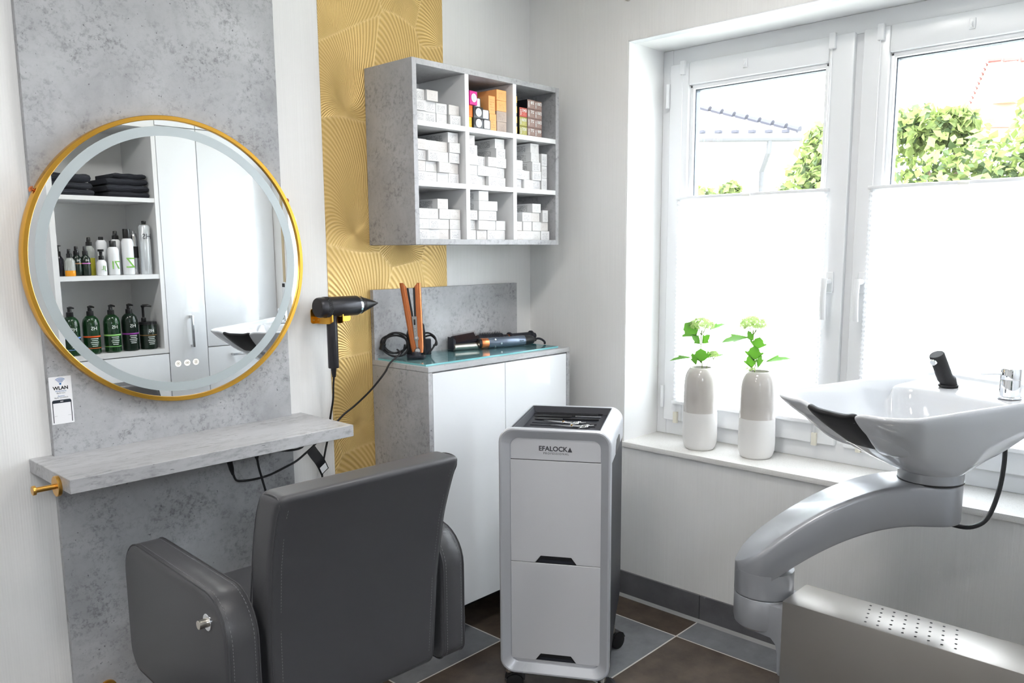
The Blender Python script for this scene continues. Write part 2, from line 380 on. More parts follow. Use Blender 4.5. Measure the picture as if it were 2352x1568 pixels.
# ------------------------------------------------------------------ window
win = bpy.data.objects.new('window_1', None); COL.objects.link(win); win.location = (.26, -1.243, .64); win['kind'] = 'structure'; win['label'] = 'white two-sash tilt and turn window'
WO = Vector((.26, -1.243, .64))
def wpart(name, mb, mat, parent=win, **k):
    off = WO if parent is win else Vector((0,0,0))
    mb.v = [tuple(Vector(p)-WO) for p in mb.v]
    return mb.build(name, mat, parent, **k)
FR = MB()
FR.box(.236, .30, -.545, -.5, .641, 2.165).box(.236, .30, -1.985, -1.94, .641, 2.165)
FR.box(.236, .30, -1.94, -.545, .641, .708).box(.236, .30, -1.94, -.545, 2.100, 2.165)
wpart('frame', FR, PVC, bevel=.003)
wpart('mullion', MB().box(.240, .30, -1.293, -1.235, .708, 2.100), PVC)
wpart('window_sill', MB().box(-.012, .262, -1.999, -.488, .621, .641), QUARTZ, bevel=.0025)
def sash(y0, y1, hy, hinge_y):
    z0, z1, w = .702, 2.106, .084
    s = MB()
    s.box(.219, .285, y0, y0+w, z0, z1).box(.219, .285, y1-w, y1, z0, z1)
    s.box(.219, .285, y0+w, y1-w, z0, z0+w).box(.219, .285, y0+w, y1-w, z1-w, z1)
    so = wpart('sash', s, PVC, bevel=.006, seg=3)
    a, b, c, d = y0+w-.002, y1-w+.002, z0+w-.002, z1-w+.002
    g = MB(); q = .018
    def bead(p, sg):  # chamfered bead
        pass
    for (ya, yb, za, zb, ax) in ((a, a+q, c, d, 0), (b-q, b, c, d, 0), (a, b, c, c+q, 1), (a, b, d-q, d, 1)):
        g.box(.232, .262, ya, yb, za, zb)
    wpart('glazing_bead', g, PVC, so, bevel=.006, seg=2)
    k = MB(); e = a+q-.001; f_ = b-q+.001; h = c+q-.001; i_ = d-q+.001; t = .0045
    for (ya, yb, za, zb) in ((e, e+t, h, i_), (f_-t, f_, h, i_), (e, f_, h, h+t), (e, f_, i_-t, i_)):
        k.box(.246, .275, ya, yb, za, zb)
    wpart('gasket', k, PVCG, so, smooth=0)
    wpart('pane', MB().box(.262, .266, e, f_, h, i_), GLASS, so, smooth=0)
    wpart('pane', MB().box(.276, .280, e, f_, h, i_), GLASS, so, smooth=0)
    # lever handle
    hp = wpart('handle', MB().box(.208, .219, hy-.0135, hy+.0135, 1.245, 1.318), PVC, so, bevel=.005, seg=3)
    n = MB(); n.tube([(.21, hy, 1.285), (.172, hy, 1.285)], .0105, 12)
    wpart('handle_neck', n, PVC, so)
    l = MB(); rr = []
    for t_ in range(9):
        z = 1.296 - .143*t_/8; x = .170 - .008*math.sin(PI*t_/8)
        wd = .0105; th = .006
        rr.append([(x+th*math.cos(q_)*1.0, hy+wd*math.sin(q_), z) for q_ in [2*PI*i/12 for i in range(12)]])
    l.rings(rr); wpart('lever', l, PVC, so)
    for hz in (.80, 1.99):
        hb = MB(); hb.tube([(.214, hinge_y, hz-.045), (.214, hinge_y, hz+.045)], .0075, 12)
        wpart('hinge', hb, PVC, so)
    return so
sash(-1.250, -.541, -1.207, -.536)
sash(-1.945, -1.279, -1.318, -1.950)

w2 = bpy.data.objects.new('fill_window', None); COL.objects.link(w2); w2.location = (-2.75, -3.32, 1.55); w2['kind'] = 'structure'; w2['label'] = 'unseen white framed window added behind the camera to brighten the mirror wall'  # added opening, never in view, lets extra daylight onto the mirror wall
MB().box(-.45,-.39,-.03,.03,0,.62).box(.39,.45,-.03,.03,0,.62).box(-.39,.39,-.03,.03,0,.07).box(-.39,.39,-.03,.03,.55,.62).box(-.035,.035,-.03,.03,.07,.55).build('frame', PVC, w2, bevel=.004)
for s_ in (-1, 1): MB().box(min(s_*.035,s_*.39),max(s_*.035,s_*.39),-.003,.003,.07,.55).build('pane', GLASS, w2, smooth=0)
def blind(y0, y1, label):
    t = thing('pleated_blind', label, 'blind', (.205, (y0+y1)/2, .775), group='pleated blinds on the window sashes')
    O = Vector(t.location); sub = lambda mb: setattr(mb, 'v', [tuple(Vector(p)-O) for p in mb.v]) or mb
    zt, zb = 1.592, .790; n = 50; f = MB(); v = []
    for i in range(2*n+1):
        z = zb + (zt-zb)*i/(2*n); x = .206 + (.0042 if i % 2 else -.0042)
        v += [(x, y0+.004, z), (x, y1-.004, z)]
    f.add(v, [(2*i, 2*i+1, 2*i+3, 2*i+2) for i in range(2*n)])
    sub(f).build('fabric', BLIND, t, smooth=0, fix=False)
    sub(MB().box(.196, .217, y0, y1, 1.590, 1.602)).build('top_rail', PVC, t, bevel=.003)
    sub(MB().box(.196, .217, y0, y1, .776, .790)).build('bottom_rail', PVC, t, bevel=.003)
    ym = (y0+y1)/2
    sub(MB().box(.190, .197, ym-.016, ym+.016, 1.588, 1.598)).build('pull_grip', M('clear_clip', (.86,.86,.82), .2), t, bevel=.002)
    clip = M('ivory_clip', srgb(226,222,208), .3)
    for y in (y0+.012, y1-.012):
        sub(MB().tube([(.207, y, .715), (.207, y, 2.08)], .0012, 6)).build('cord', PVC, t)
        sub(MB().box(.203, .219, y-.010, y+.010, 2.062, 2.112)).build('clip', PVC, t, bevel=.002)
        sub(MB().box(.205, .219, y-.009, y+.009, .696, .742)).build('clip', clip, t, bevel=.002)
    return t
blind(-1.192, -.592, 'white pleated blind covering the lower part of the window sash nearer the corner')
blind(-1.900, -1.325, 'white pleated blind on the window sash behind the shampoo basin')
sh = thing('sensor_pad', 'small pale adhesive hook on the top bar of the window sash nearer the corner', 'hook', (.2185, -.86, 2.066))
MB().box(-.004, 0, -.009, .009, -.016, .016).build('backing', PVC, sh, bevel=.003); MB().tube([(-.004,0,.004),(-.012,0,-.004),(-.012,0,-.010)], .0025, 8).build('prong', PVC, sh)
s2 = copy_tree(sh); s2.location = (.2185, -1.60, 2.066); s2['label'] = 'small pale adhesive hook on the top bar of the window sash above the basin'
# curtain rod wall socket
cs = thing('curtain_rod_socket', 'round satin nickel curtain rod socket on the wall above the window corner', 'rod socket', (0, -.495, 2.325))
MB().lathe([(.0165,0),(.0165,.006),(.013,.010),(.008,.011),(.008,.004)], 24, mat=Matrix.Rotation(-PI/2, 3, 'Y')).build('flange', NICKEL, cs)
# roller shutter strap beside the window (seen in the mirror)
bw = thing('shutter_strap', 'beige roller shutter strap with winder plate on the wall by the cabinets', 'shutter strap', (0, -2.052, 1.2))
MB().box(-.004, 0, -.011, .011, 0, 1.02).build('strap', M('beige_webbing', srgb(200,182,150), .8), bw)
MB().box(-.010, 0, -.022, .022, -.20, .02).build('winder_plate', PVC, bw, bevel=.004); MB().box(-.014, -.004, -.012, .012, -.01, .012).build('strap_slot', BLACKP, bw, bevel=.002)

# ------------------------------------------------------------------ fill lamps added out of view to brighten the room
FILL_GLOW = M('fill_diffuser', (1,1,1), .5, emit=(1.0,.965,.92), es=15.0)
def lamp(x, y, label):
    t = thing('fill_lamp', label, 'ceiling lamp', (x, y, ZC), group='added round fill lamps')
    MB().lathe([(.165,0),(.165,-.03),(.155,-.034),(.150,-.034),(.150,0)], 40).build('housing', PVC, t)
    MB().lathe([(.149,-.006),(.149,-.028),(.12,-.031)], 40).build('diffuser', FILL_GLOW, t)
lamp(-.85, -1.20, 'round fill lamp added on the ceiling above the trolley and basin')
lamp(-1.95, -1.30, 'round fill lamp added on the ceiling above the styling chair')
lamp(-3.0, -1.3, 'round fill lamp added on the ceiling left of the camera')
# ================================================================== mirror wall
gp = MB().box(-1.026, -.484, -.0022, 0, 0, ZC).build('gold_wallpaper_strip', GOLDP, None, smooth=0)
tag(gp, 'gold relief wallpaper strip with fan leaf pattern between mirror panel and corner', 'wallpaper')
pn = MB().box(-1.913, -1.199, -.020, 0, 0, ZC).build('wall_panel', CONC, None, smooth=0, bevel=.0008, seg=1)
tag(pn, 'tall grey concrete-look panel behind the round mirror', 'panel')
# --- round mirror
mr = thing('round_mirror', 'round gold-framed mirror with frosted light band on the concrete panel', 'mirror', (-1.552, -.020, 1.374))
XZ = Matrix.Rotation(PI/2, 3, 'X')      # lathe axis z -> -y
MB().lathe([(.388,0),(.402,0),(.402,.029),(.4005,.0315),(.3905,.0315),(.389,.0295),(.389,.0250)], 128, mat=XZ, cap=False).build('frame', GOLD, mr)
MB().lathe([(.389,.002),(.389,.025)], 128, mat=XZ).build('glass', MIRROR, mr, smooth=0)
def annulus(r0, r1, y, n=128):
    v = []; fs = []
    for i in range(n):
        a = 2*PI*i/n
        for r, yy in ((r0, y), (r1, y), (r1, y+.0002), (r0, y+.0002)): v.append((r*math.cos(a), yy, r*math.sin(a)))
    for i in range(n):
        j = (i+1) % n
        for q in range(4):
            p = (q+1) % 4; fs.append((4*i+q, 4*i+p, 4*j+p, 4*j+q))
    return MB().add(v, fs)
annulus(.347, .373, -.0254).build('frosted_band', FROST, mr, smooth=0)
GLOW = M('lit_button', (.25,.25,.24), .5, emit=(1,.97,.90), es=.27); GLINK = M('button_symbol', srgb(96,88,70), .5)
for k, bx in enumerate((-1.576, -1.549, -1.523)):
    b = MB().lathe([(.0092,.0251),(.0092,.0256)], 24, o=(bx+1.552, 0, 1.081-1.374), mat=XZ).build('touch_button', GLOW, mr, smooth=0)
    sy = MB(); c = Vector((bx+1.552, -.0257, 1.081-1.374))
    P3 = lambda x, z: c + Vector((x, 0, z))
    if k == 0:
        for i in range(8):
            a = i*PI/4; sy.tube([P3(.0028*math.cos(a), .0028*math.sin(a)), P3(.0056*math.cos(a), .0056*math.sin(a))], .0006, 5)
        sy.lathe([(.0016,.0),(.0016,.0004)], 10, o=c, mat=XZ)
    elif k == 1:
        for s in (-1, 1): sy.tube([P3(s*.0026+.0024*math.cos(q), .0024*math.sin(q)) for q in [i*PI/6 for i in range(13)]], .0006, 5)
    else:
        for s in (-1, 0, 1): sy.tube([P3(s*.0030+.0009*math.sin(z*1000), z) for z in [-.005+.001*i for i in range(11)]], .0006, 5)
    sy.build('symbol', GLINK, b)
for sx, zz in ((-.366, .187), (.366, .187)):
    h = MB(); d = Vector((sx, 0, zz)).normalized(); p = Vector((sx, -.014, zz)) if sx > 0 else Vector((sx, -.014, zz))
    p = d*.401 + Vector((0,-.014,0))
    h.tube([p, p+d*.006, p+d*.007, p+d*.012, p+d*.013], [.004,.004,.009,.005,.002], 14); h.build('side_screw', COPPER, mr)
# --- WLAN sign
sg = thing('wifi_sign', 'white WLAN card with blue wireless symbol stuck to the panel below the mirror', 'sign', (-1.884, -.020, .951))
S = frame((0, -.0009, .0), (1, 0, .015), (-.015, 0, 1))
MB().box(-.0272, .0272, -.0008, 0, 0, .1265).build('card', PAPER, sg, smooth=0)
sm = MB(); z0 = .107
for r in (.0062, .0098, .0134, .0170):
    sm.tube([(r*math.sin(a)*.95, -.0010, z0-.0005+r*math.cos(a)*.95) for a in [math.radians(q) for q in range(-44, 45, 8)]], .0008, 5)
sm.build('wireless_symbol', BLUEINK, sg); MB().lathe([(.0027,.0008),(.0027,.0012)], 16, o=(0,0,z0), mat=XZ).build('symbol_dot', BLUEINK, sg, smooth=0)
F = lambda z: frame((0, -.0010, z), (1,0,0), (0,0,1))
text('lettering', 'WLAN', .0125, BLACK, F(.0955), sg, bold=.0004)
text('lettering', 'WLAN-Name:', .0046, BLUEINK, F(.0875), sg); text('lettering', 'ByDraxt', .0048, BLACK, F(.0825), sg, sp=1.3)
text('lettering', 'Passwort', .0044, BLUEINK, F(.0745), sg); text('lettering', 'ByDraxt2025', .0048, BLACK, F(.0700), sg, sp=1.3)
ph = MB()
ph.prism([(-.0235,.0560),(.0235,.0560),(.0235,.0605),(.0222,.0632),(.0195,.0645),(-.0195,.0645),(-.0222,.0632),(-.0235,.0605)], -.0009, -.0012, lambda a, b, d: (a, d, b))
ph.box(-.0235, -.0217, -.0012, -.0009, .004, .0565).box(.0217, .0235, -.0012, -.0009, .004, .0565)
ph.build('phone_drawing', NAVY, sg, smooth=0); MB().box(-.0035, .0035, -.0014, -.0011, .0594, .0612).build('phone_speaker', PAPER, sg, smooth=0)
MB().box(-.020,-.013,-.0012,-.0009,.0215,.0218).box(.013,.020,-.0012,-.0009,.0215,.0218).build('scan_line', NAVY, sg, smooth=0)
# --- shelf and hook
sf = MB().box(-1.968, -1.152, -.296, -.020, .831, .867).box(-1.968, -1.913, -.022, 0, .831, .867).box(-1.199, -1.152, -.022, 0, .831, .867).build('wall_shelf', CONC3, None, smooth=0, bevel=.0012, seg=1)
tag(sf, 'thick grey concrete-look styling shelf below the mirror', 'shelf')
hk = thing('coat_hook', 'brass peg hook screwed to the end of the grey shelf', 'hook', (-1.968, -.218, .838))
MX = Matrix.Rotation(-PI/2, 3, 'Y')      # lathe axis z -> -x
MB().lathe([(.025,0),(.0255,.001),(.0255,.008),(.0245,.009)], 40, mat=MX).build('rose', BRASS, hk)
MB().lathe([(.0066,.008),(.0066,.052)], 24, mat=MX).build('peg', BRASS, hk); MB().lathe([(.0115,.052),(.0115,.058),(.0108,.059)], 28, mat=MX).build('peg_head', BRASS, hk)
# brass footrest under the shelf
fr = thing('footrest', 'brass footrest bar fixed low on the grey panel', 'footrest', (-1.56, -.02, .174))
fb = MB(); fb.tube([(-.29,-.24,.0),(.29,-.24,.0)], .014, 16); fb.build('bar', BRASS, fr)
for s in (-.27, .27):
    MB().tube(cr([(s,0,.0),(s,-.12,.0),(s,-.24,.0)]), .010, 12).build('arm', BRASS, fr)
    MB().lathe([(.024,0),(.024,.006)], 24, o=(s,0,0), mat=XZ).build('flange', BRASS, fr)

# ------------------------------------------------------------------ wall cabinet with colour boxes
UX0, UX1, UZ0, UZ1, UY = -.848, -.113, 1.419, 2.015, -.254
uc = thing('wall_shelving_unit', 'grey concrete-look wall cabinet with nine open white compartments', 'cabinet', (-.48, -.0022, UZ0))
UO = Vector((-.48, -.0022, UZ0))
def up(name, b, mat, **k):
    m_ = MB().box(*b); m_.v = [tuple(Vector(p)-UO) for p in m_.v]; return m_.build(name, mat, uc, **k)
T = .0185
up('side_panel', (UX0, UX0+T, UY, -.0025, UZ0, UZ1), CONC2, smooth=0, bevel=.0008, seg=1)
up('side_panel', (UX1-T, UX1, UY, -.0025, UZ0, UZ1), CONC2, smooth=0, bevel=.0008, seg=1)
up('top_panel', (UX0+T, UX1-T, UY, -.0025, UZ1-T, UZ1), CONC2, smooth=0, bevel=.0006, seg=1)
up('bottom_panel', (UX0+T, UX1-T, UY, -.0025, UZ0, UZ0+T), CONC2, smooth=0, bevel=.0006, seg=1)
up('back_panel', (UX0+T, UX1-T, -.010, -.0025, UZ0+T, UZ1-T), WLAMG, smooth=0)
DV = ((-.614, -.5955), (-.373, -.3545))
for a, b in DV: up('divider', (a, b, UY+.0005, -.010, UZ0+T, UZ1-T), WLAM, smooth=0, bevel=.0006, seg=1)
CX = ((UX0+T, -.614), (-.5955, -.373), (-.3545, UX1-T)); SZ = ((1.611, 1.628), (1.805, 1.822))
for a, b in CX:
    for z0, z1 in SZ: up('shelf', (a, b, UY+.0008, -.010, z0, z1), WLAM, smooth=0, bevel=.0006, seg=1)
ROWZ = (UZ0+T, 1.628, 1.822)
def carton(nm, w, d, h, side, front, dent=0.0):
    """a folding carton with its end face towards the room; slightly bulged front, lid seam, print on the end"""
    m_ = MB(); x, z = w/2, h
    v = [(-x,0,0),(x,0,0),(x,0,z),(-x,0,z),(-x,d,0),(x,d,0),(x,d,z),(-x,d,z),(0,-.0012-dent,z*.5),(-x*.98,-.0010,z*.985),(x*.98,-.0010,z*.985)]
    f = [(0,1,8),(1,2,8),(2,3,8),(3,0,8),(1,5,6,2),(5,4,7,6),(4,0,3,7),(3,2,6,7),(4,5,1,0),(3,9,10,2)]
    me = bpy.data.meshes.new(nm); me.from_pydata(v, [], f); me.update()
    uvl = me.uv_layers.new(name='UVMap')
    for p in me.polygons:
        for li in p.loop_indices:
            q = me.vertices[me.loops[li].vertex_index].co
            if p.index < 4: uvl.data[li].uv = ((q.x+x)/w, q.z/h)
            elif p.index in (4, 6): uvl.data[li].uv = (q.y/d, q.z/h)
            else: uvl.data[li].uv = ((q.x+x)/w, 0)
        p.material_index = 1 if p.index < 4 else (2 if p.index == 6 else 0)
    me.materials.append(side); me.materials.append(front); me.materials.append(side)
    return me
WB = M('white_carton', (.60,.595,.59), .5); WBF = printed('white_carton_print', (.64,.63,.63,1), (.20,.20,.22,1), 9.0, .52)
WBF2 = printed('white_carton_print_sparse', (.65,.64,.63,1), (.32,.31,.31,1), 7.0, .6); WBS = printed('white_carton_side_print', (.66,.66,.66,1), (.12,.12,.13,1), 16.0, .45)
WBP = printed('pinkish_carton_print', (.62,.59,.57,1), (.4,.36,.35,1), 8.0, .58)
BW, BH, BD = .0485, .0338, .165
cart = [carton('carton', BW, BD, BH, WB, WBF), carton('carton', BW, BD, BH, WB, WBF2), carton('carton', BW, BD, BH, WB, WBP), carton('carton', BW, BD, BH, WB, WBF2, .001)]
for me in cart: me.materials[2] = WBS
tall = carton('carton', .031, BD, .0450, WB, WBF)
tall.materials[2] = WBS
ORD = ('first','second','third','fourth','fifth'); RN = ('bottom row','second row','third row','fourth row','top row')
CN = (('lower left','lower middle','lower right'),('middle left','central','middle right'),('upper left','upper middle','upper right'))
def put_box(me, x, z, y, label, grp, rz):
    o = link('hair_colour_box', me, None); o.location = (x, y, z); o.rotation_euler = (0, 0, rz)
    tag(o, label, 'box', grp); return o
rb = random.Random(3)
# heights of the four stacks, left to right, in each compartment of white boxes
ST = {(0,0):(3,3,4,3), (0,1):(3,5,4,2), (0,2):(2,3,4,2), (1,0):(4,4,4,5), (1,1):(5,3,3,5), (1,2):(3,2,5,0), (2,0):(3,3,2,2)}
WS = (.0485, .0485, .0485, .0485)
for (r, c), st in ST.items():
    x0, x1 = CX[c]; nm = CN[r][c]
    for k, n in enumerate(st):
        hh = .0338
        for q in range(n):
            me = cart[rb.choice((0,0,1,1,2,3))] if (r, c) != (2, 0) else cart[rb.choice((0,1,2,2))]
            x = x0 + .003 + BW/2 + k*(BW+.0022) + rb.uniform(-.0006,.0006)
            if (r, c) == (2, 0) and k == 3: x += .004
            put_box(me, x, ROWZ[r]+.0003+q*(hh+.0006), UY+.012+rb.uniform(0,.016), f'white hair colour box, {ORD[k]} from left, {RN[q]} of the {nm} compartment', 'white hair colour boxes in the wall cabinet', rb.uniform(-.035,.035))
for r, n in ((1, 3), (0, 1)):            # upright boxes at the right of two right-hand compartments
    x0, x1 = CX[2]
    for q in range(n):
        zb = ROWZ[r] + (.0003 if r else 2*.0344+.0003) + q*.0456
        put_box(tall, x1-.050 if r else x1-.044, zb, UY+.016, f'narrow upright white box, {ORD[q]} from below, right of the {CN[r][2]} compartment' if n > 1 else f'narrow upright white box topping the right stack in the {CN[r][2]} compartment', 'upright white hair colour boxes', rb.uniform(-.02,.02))
# coloured boxes, upper middle
def cm(nm, c, ink=None, rows=7.0): return M(nm, c, .45), printed(nm+'_print', c, ink or tuple(x*.6 for x in c[:3])+(1,), rows, .5)
MAG = cm('magenta_carton', srgb(206,40,140)); ORG = cm('orange_carton', srgb(240,172,104)); ORR = cm('bright_orange_carton', srgb(240,120,28), srgb(120,30,0)); YEL = cm('yellow_carton', srgb(248,196,60), srgb(150,80,10))
TAN = cm('taupe_carton', srgb(176,158,146)); BLK = (M('black_carton', (.015,.015,.018), .3), M('black_carton_front', (.015,.015,.018), .3))
BRN = cm('brown_carton', srgb(142,116,108), srgb(176,160,150)); RED = cm('red_carton', srgb(186,84,70), srgb(220,150,140)); OLV = cm('olive_carton', srgb(162,156,78), srgb(200,196,140)); YBK = (M('black_carton_side', (.012,.012,.014), .35), M('yellow_black_front', srgb(232,178,40), .4))
LILAC = M('lilac_label', srgb(196,196,222), .5)
def cbox(col, w, h, x, z, label, y=.014, rz=0, d=BD, nm='carton'):
    return put_box(carton(nm, w, d, h, col[0], col[1]), x, z, UY+y, label, 'coloured hair colour boxes in the wall cabinet', rz)
def rlabel(o, w, h, round_, mat=PAPER, m2=None):
    c = Vector((0, -.0016, h/2))
    if round_:
        MB().lathe([(w,0),(w,.0006)], 28, o=c, mat=XZ).build('round_label', mat, o, smooth=0)
        if m2: MB().lathe([(w*.78,.0006),(w*.78,.0010)], 28, o=c, mat=XZ).build('label_disc', m2, o, smooth=0)
    else: MB().prism(rrect(w, w*1.05, w*.12, 3), 0, .0006, lambda a, b, d: (a, -.0016-d, h/2+b)).build('label_sticker', m2 or mat, o, smooth=0)
x0, z0 = CX[1][0], ROWZ[2]+.0003; h = .0365
cbox(YEL, .024, h, x0+.014, z0, 'yellow hair colour box at the lower left of the upper middle compartment'); cbox(ORR, .028, h+.003, x0+.016, z0+h+.0006, 'bright orange hair colour box on the yellow box in the upper middle compartment')
o = cbox(MAG, .040, .046, x0+.028, z0+2*h+.0046, 'magenta hair colour box with round lilac label in the upper middle compartment', .006, .12); rlabel(o, .0145, .046, True, PAPER, LILAC)
o = cbox(BLK, .046, h, x0+.0525, z0, 'black box with round label in the bottom row of the upper middle compartment', .008); rlabel(o, .0145, h, True, PAPER, LILAC)
o = cbox(BLK, .046, h, x0+.0545, z0+h+.0006, 'black box with round label in the second row of the upper middle compartment', .010); rlabel(o, .0145, h, True, PAPER, LILAC)
PRT = printed('label_print', (.85,.86,.86,1), (.3,.3,.32,1), 8.0, .5)
o = cbox(BLK, .040, h-.002, x0+.0945, z0, 'black box with square white label in the bottom row of the upper middle compartment', .010); rlabel(o, .027, h, False)
o = cbox(BLK, .040, h-.002, x0+.0945, z0+h-.001, 'black box with square white label in the second row of the upper middle compartment', .016); rlabel(o, .027, h, False)
o = cbox(BLK, .036, h-.002, x0+.072, z0+2*h+.003, 'black box with square white label behind the magenta box in the upper middle compartment', .035); rlabel(o, .026, h, False)
cbox(ORG, .033, .060, x0+.1335, z0, 'peach orange upright box at the bottom of the upper middle compartment', .016); cbox(ORG, .033, .062, x0+.1325, z0+.0606, 'peach orange upright box, upper of two in the upper middle compartment', .020)
TN = (('taupe hair colour box in the bottom row of the upper middle compartment', TAN), ('taupe hair colour box in the second row of the upper middle compartment', TAN), ('peach orange box resting on two taupe boxes in the upper middle compartment', ORG), ('topmost peach orange box at the right of the upper middle compartment', ORG))
for q, (lb, cc) in enumerate(TN): cbox(cc, .050 if q < 3 else .052, .0365, x0+.1785, z0+q*.0371, lb, .016, (.03, -.02, .02, .05)[q])
# coloured boxes, upper right: shade numbers on the ends
x0 = CX[2][0]
NUM = {0: (('9/0', BRN), ('10/2', BRN), ('10/2', BRN), ('10/2', BRN)), 1: (('7/2', BRN), ('7/2', BRN), ('7/2', BRN), ('8/2', BRN)), 2: (('7/31', OLV), ('8/31', OLV), ('7/43', RED))}
CW = {BRN[0].name: 'brown', OLV[0].name: 'olive green', RED[0].name: 'red'}
for k, col in NUM.items():
    for q, (t_, cc) in enumerate(col):
        w = .0415; xx = x0 + .140 - k*.0440; hh = .0330
        if k == 2: xx = x0 + .0515
        cn = CW[cc[0].name]
        o = cbox(cc, w, hh, xx, z0+q*(hh+.0006), f'{cn} box printed {t_} in the {("right","middle","left")[k]} column, {RN[q]}, upper right compartment', .014+.004*(k == 0))
        o.data.materials[2] = BLK[0]; o.data.materials[0] = BLK[0]
        text('shade_number', t_, .0150, WINK, frame((.005, -.0019, hh*.66), (1,0,0), (0,0,1)), o, bold=.0002)
        pr = MB()
        for i in range(6): pr.box(-w*.40, -w*.40+.0042, -.0020, -.0010, hh*.16+i*.0037, hh*.16+i*.0037+.0022)
        pr.build('small_print', WINK, o, smooth=0)
for q in range(4):
    put_box(carton('carton', .022, BD, .0355, YBK[0], BLK[1] if q != 9 else YBK[1]), x0+.0135, z0+q*.0361, UY+.020, f'black and yellow box at the far left, {RN[q]} of the upper right compartment', 'coloured hair colour boxes in the wall cabinet', 0)
    o = bpy.context.scene.collection.objects[-1]
    MB().box(-.0085, .0085, -.0022, -.0008, .006, .0295).build('yellow_label', YBK[1], o, smooth=0)

# ------------------------------------------------------------------ base cabinet
BX0, BX1, BY = -.853, -.107, -.307
bc = thing('base_cabinet', 'grey concrete-look base cabinet with two white gloss doors', 'cabinet', ((BX0+BX1)/2, -.15, 0))
BO = Vector(bc.location)
def bp_(name, b, mat, **k):
    m_ = MB().box(*b); m_.v = [tuple(Vector(p)-BO) for p in m_.v]; return m_.build(name, mat, bc, **k)
bp_('side_panel', (BX0, BX0+.0185, BY, -.003, 0, .9945), CONC2, smooth=0, bevel=.0008, seg=1)
bp_('side_panel', (BX1-.0185, BX1, BY, -.003, 0, .9945), CONC2, smooth=0, bevel=.0008, seg=1)
bp_('door', (BX0+.0205, -.4815, BY+.001, BY+.020, .127, .9905), WGLOSS, smooth=0, bevel=.001, seg=2)
bp_('door', (-.4785, BX1-.0205, BY+.001, BY+.020, .127, .9905), WGLOSS, smooth=0, bevel=.001, seg=2)
bp_('carcass', (BX0+.0185, BX1-.0185, BY+.022, -.003, .127, .9945), WLAM, smooth=0)
bp_('plinth', (BX0+.0185, BX1-.0185, BY+.19, BY+.205, 0, .126), BLACKP, smooth=0)
wt = MB().box(BX0, BX1, BY, -.0025, .9955, 1.0135).build('worktop', CONC3, None, smooth=0, bevel=.001, seg=1)
tag(wt, 'thin grey concrete-look worktop on the base cabinet', 'worktop')
bk = MB().box(BX0, -.106, -.020, -.0025, 1.0138, 1.263).build('backsplash_panel', CONC2, None, smooth=0, bevel=.0008, seg=1)
tag(bk, 'low grey concrete-look panel standing against the wall above the worktop', 'panel')
gz = 1.0137
gl = thing('glass_plate', 'pale green glass plate lying on the worktop', 'glass plate', (-.49, -.155, gz))
MB().box(-.352, .338, -.128, .130, 0, .0066).build('sheet', GPLATE, gl, smooth=0)
MB().box(-.352, .338, -.1288, -.1281, .0004, .0062).build('polished_edge', GEDGE, gl, smooth=0); MB().box(-.3528, -.3521, -.1288, .130, .0004, .0062).build('polished_edge', GEDGE, gl, smooth=0); MB().box(.3381, .3388, -.1288, .130, .0004, .0062).build('polished_edge', GEDGE, gl, smooth=0)
# ================================================================== hair dryer on its wall holder
XA = Matrix.Rotation(PI/2, 3, 'Y')       # lathe axis z -> +x
hh_ = thing('dryer_holder', 'gold wall bracket holding the hair dryer', 'holder', (-1.02, -.0022, 1.16))
m_ = MB(); m_.prism(rrect(.158, .026, .008, 4, 0, .013), 0, .0025, lambda a, b, d: (a, -d, b)); m_.build('back_plate', GOLD, hh_, smooth=0)
MB().prism(rrect(.034, .050, .008, 4, -.063, .025), 0, .003, lambda a, b, d: (a, -d, b)).build('plate_tab', GOLD, hh_, smooth=0)
for s in (-1, 1):
    xx = -.040 + s*.0235
    f_ = MB(); pts = cr([(xx-s*.004, -.002, .012), (xx, -.035, .012), (xx, -.085, .014), (xx-s*.003, -.100, .022)], 5)
    rs = [[(p.x-.0018*1, p.y, p.z-.011), (p.x+.0018, p.y, p.z-.011), (p.x+.0018, p.y, p.z+.011), (p.x-.0018, p.y, p.z+.011)] for p in pts]
    f_.rings(rs); f_.build('prong', GOLD, hh_, smooth=50)
MB().tube([(-.07,-.0025,.012),(-.07,-.0040,.012)], .0025, 10).build('screw', NICKEL, hh_)
hd = thing('hair_dryer', 'dark grey hair dryer with narrow black nozzle hanging in the gold bracket', 'hair dryer', (-1.06, -.066, 1.013))
Z0 = 1.217-1.013
def ax(prof, n=36, **k): return MB().lathe(prof, n, o=(0,0,Z0), mat=XA, **k)
ax([(.026,-.054),(.031,-.054),(.0330,-.050),(.0335,-.045),(.0335,-.030)]).build('rear_cap', GUN, hd)
flt = MB()
for i in range(40):
    a = 2*PI*i/40
    for j in range(5):
        x = -.0285 + j*.0034; r = .0336; q = a + (j % 2)*PI/40
        c = Vector((x, r*math.cos(q), Z0+r*math.sin(q))); flt.box(c.x-.0011, c.x+.0011, c.y-.0011, c.y+.0011, c.z-.0011, c.z+.0011)
flt.build('air_filter', BLACKP, hd, smooth=0)['kind'] = 'stuff'
ax([(.0332,-.030),(.0332,-.012),(.0335,-.011),(.0335,.098),(.0330,.100)]).build('barrel', GUN, hd)
ax([(.0330,.100),(.0320,.107),(.0315,.109)]).build('chrome_ring', CHROME, hd)
nz = []
for t in [i/10 for i in range(11)]:
    x = .109 + .073*t; a = .0305*(1-t)**.8*.9 + .0035; b = .0305*(1-t)*.55 + .0165
    if t < .15: b = a = .0305
    elif t < .4: b = max(b, a)
    nz.append([(x, (b if t > .3 else a)*math.cos(q)*(.9 if t > .3 else 1), Z0+.004*t+a*math.sin(q)) for q in [2*PI*i/24 for i in range(24)]])
MB().rings(nz).build('nozzle', BLACKP, hd, smooth=50)
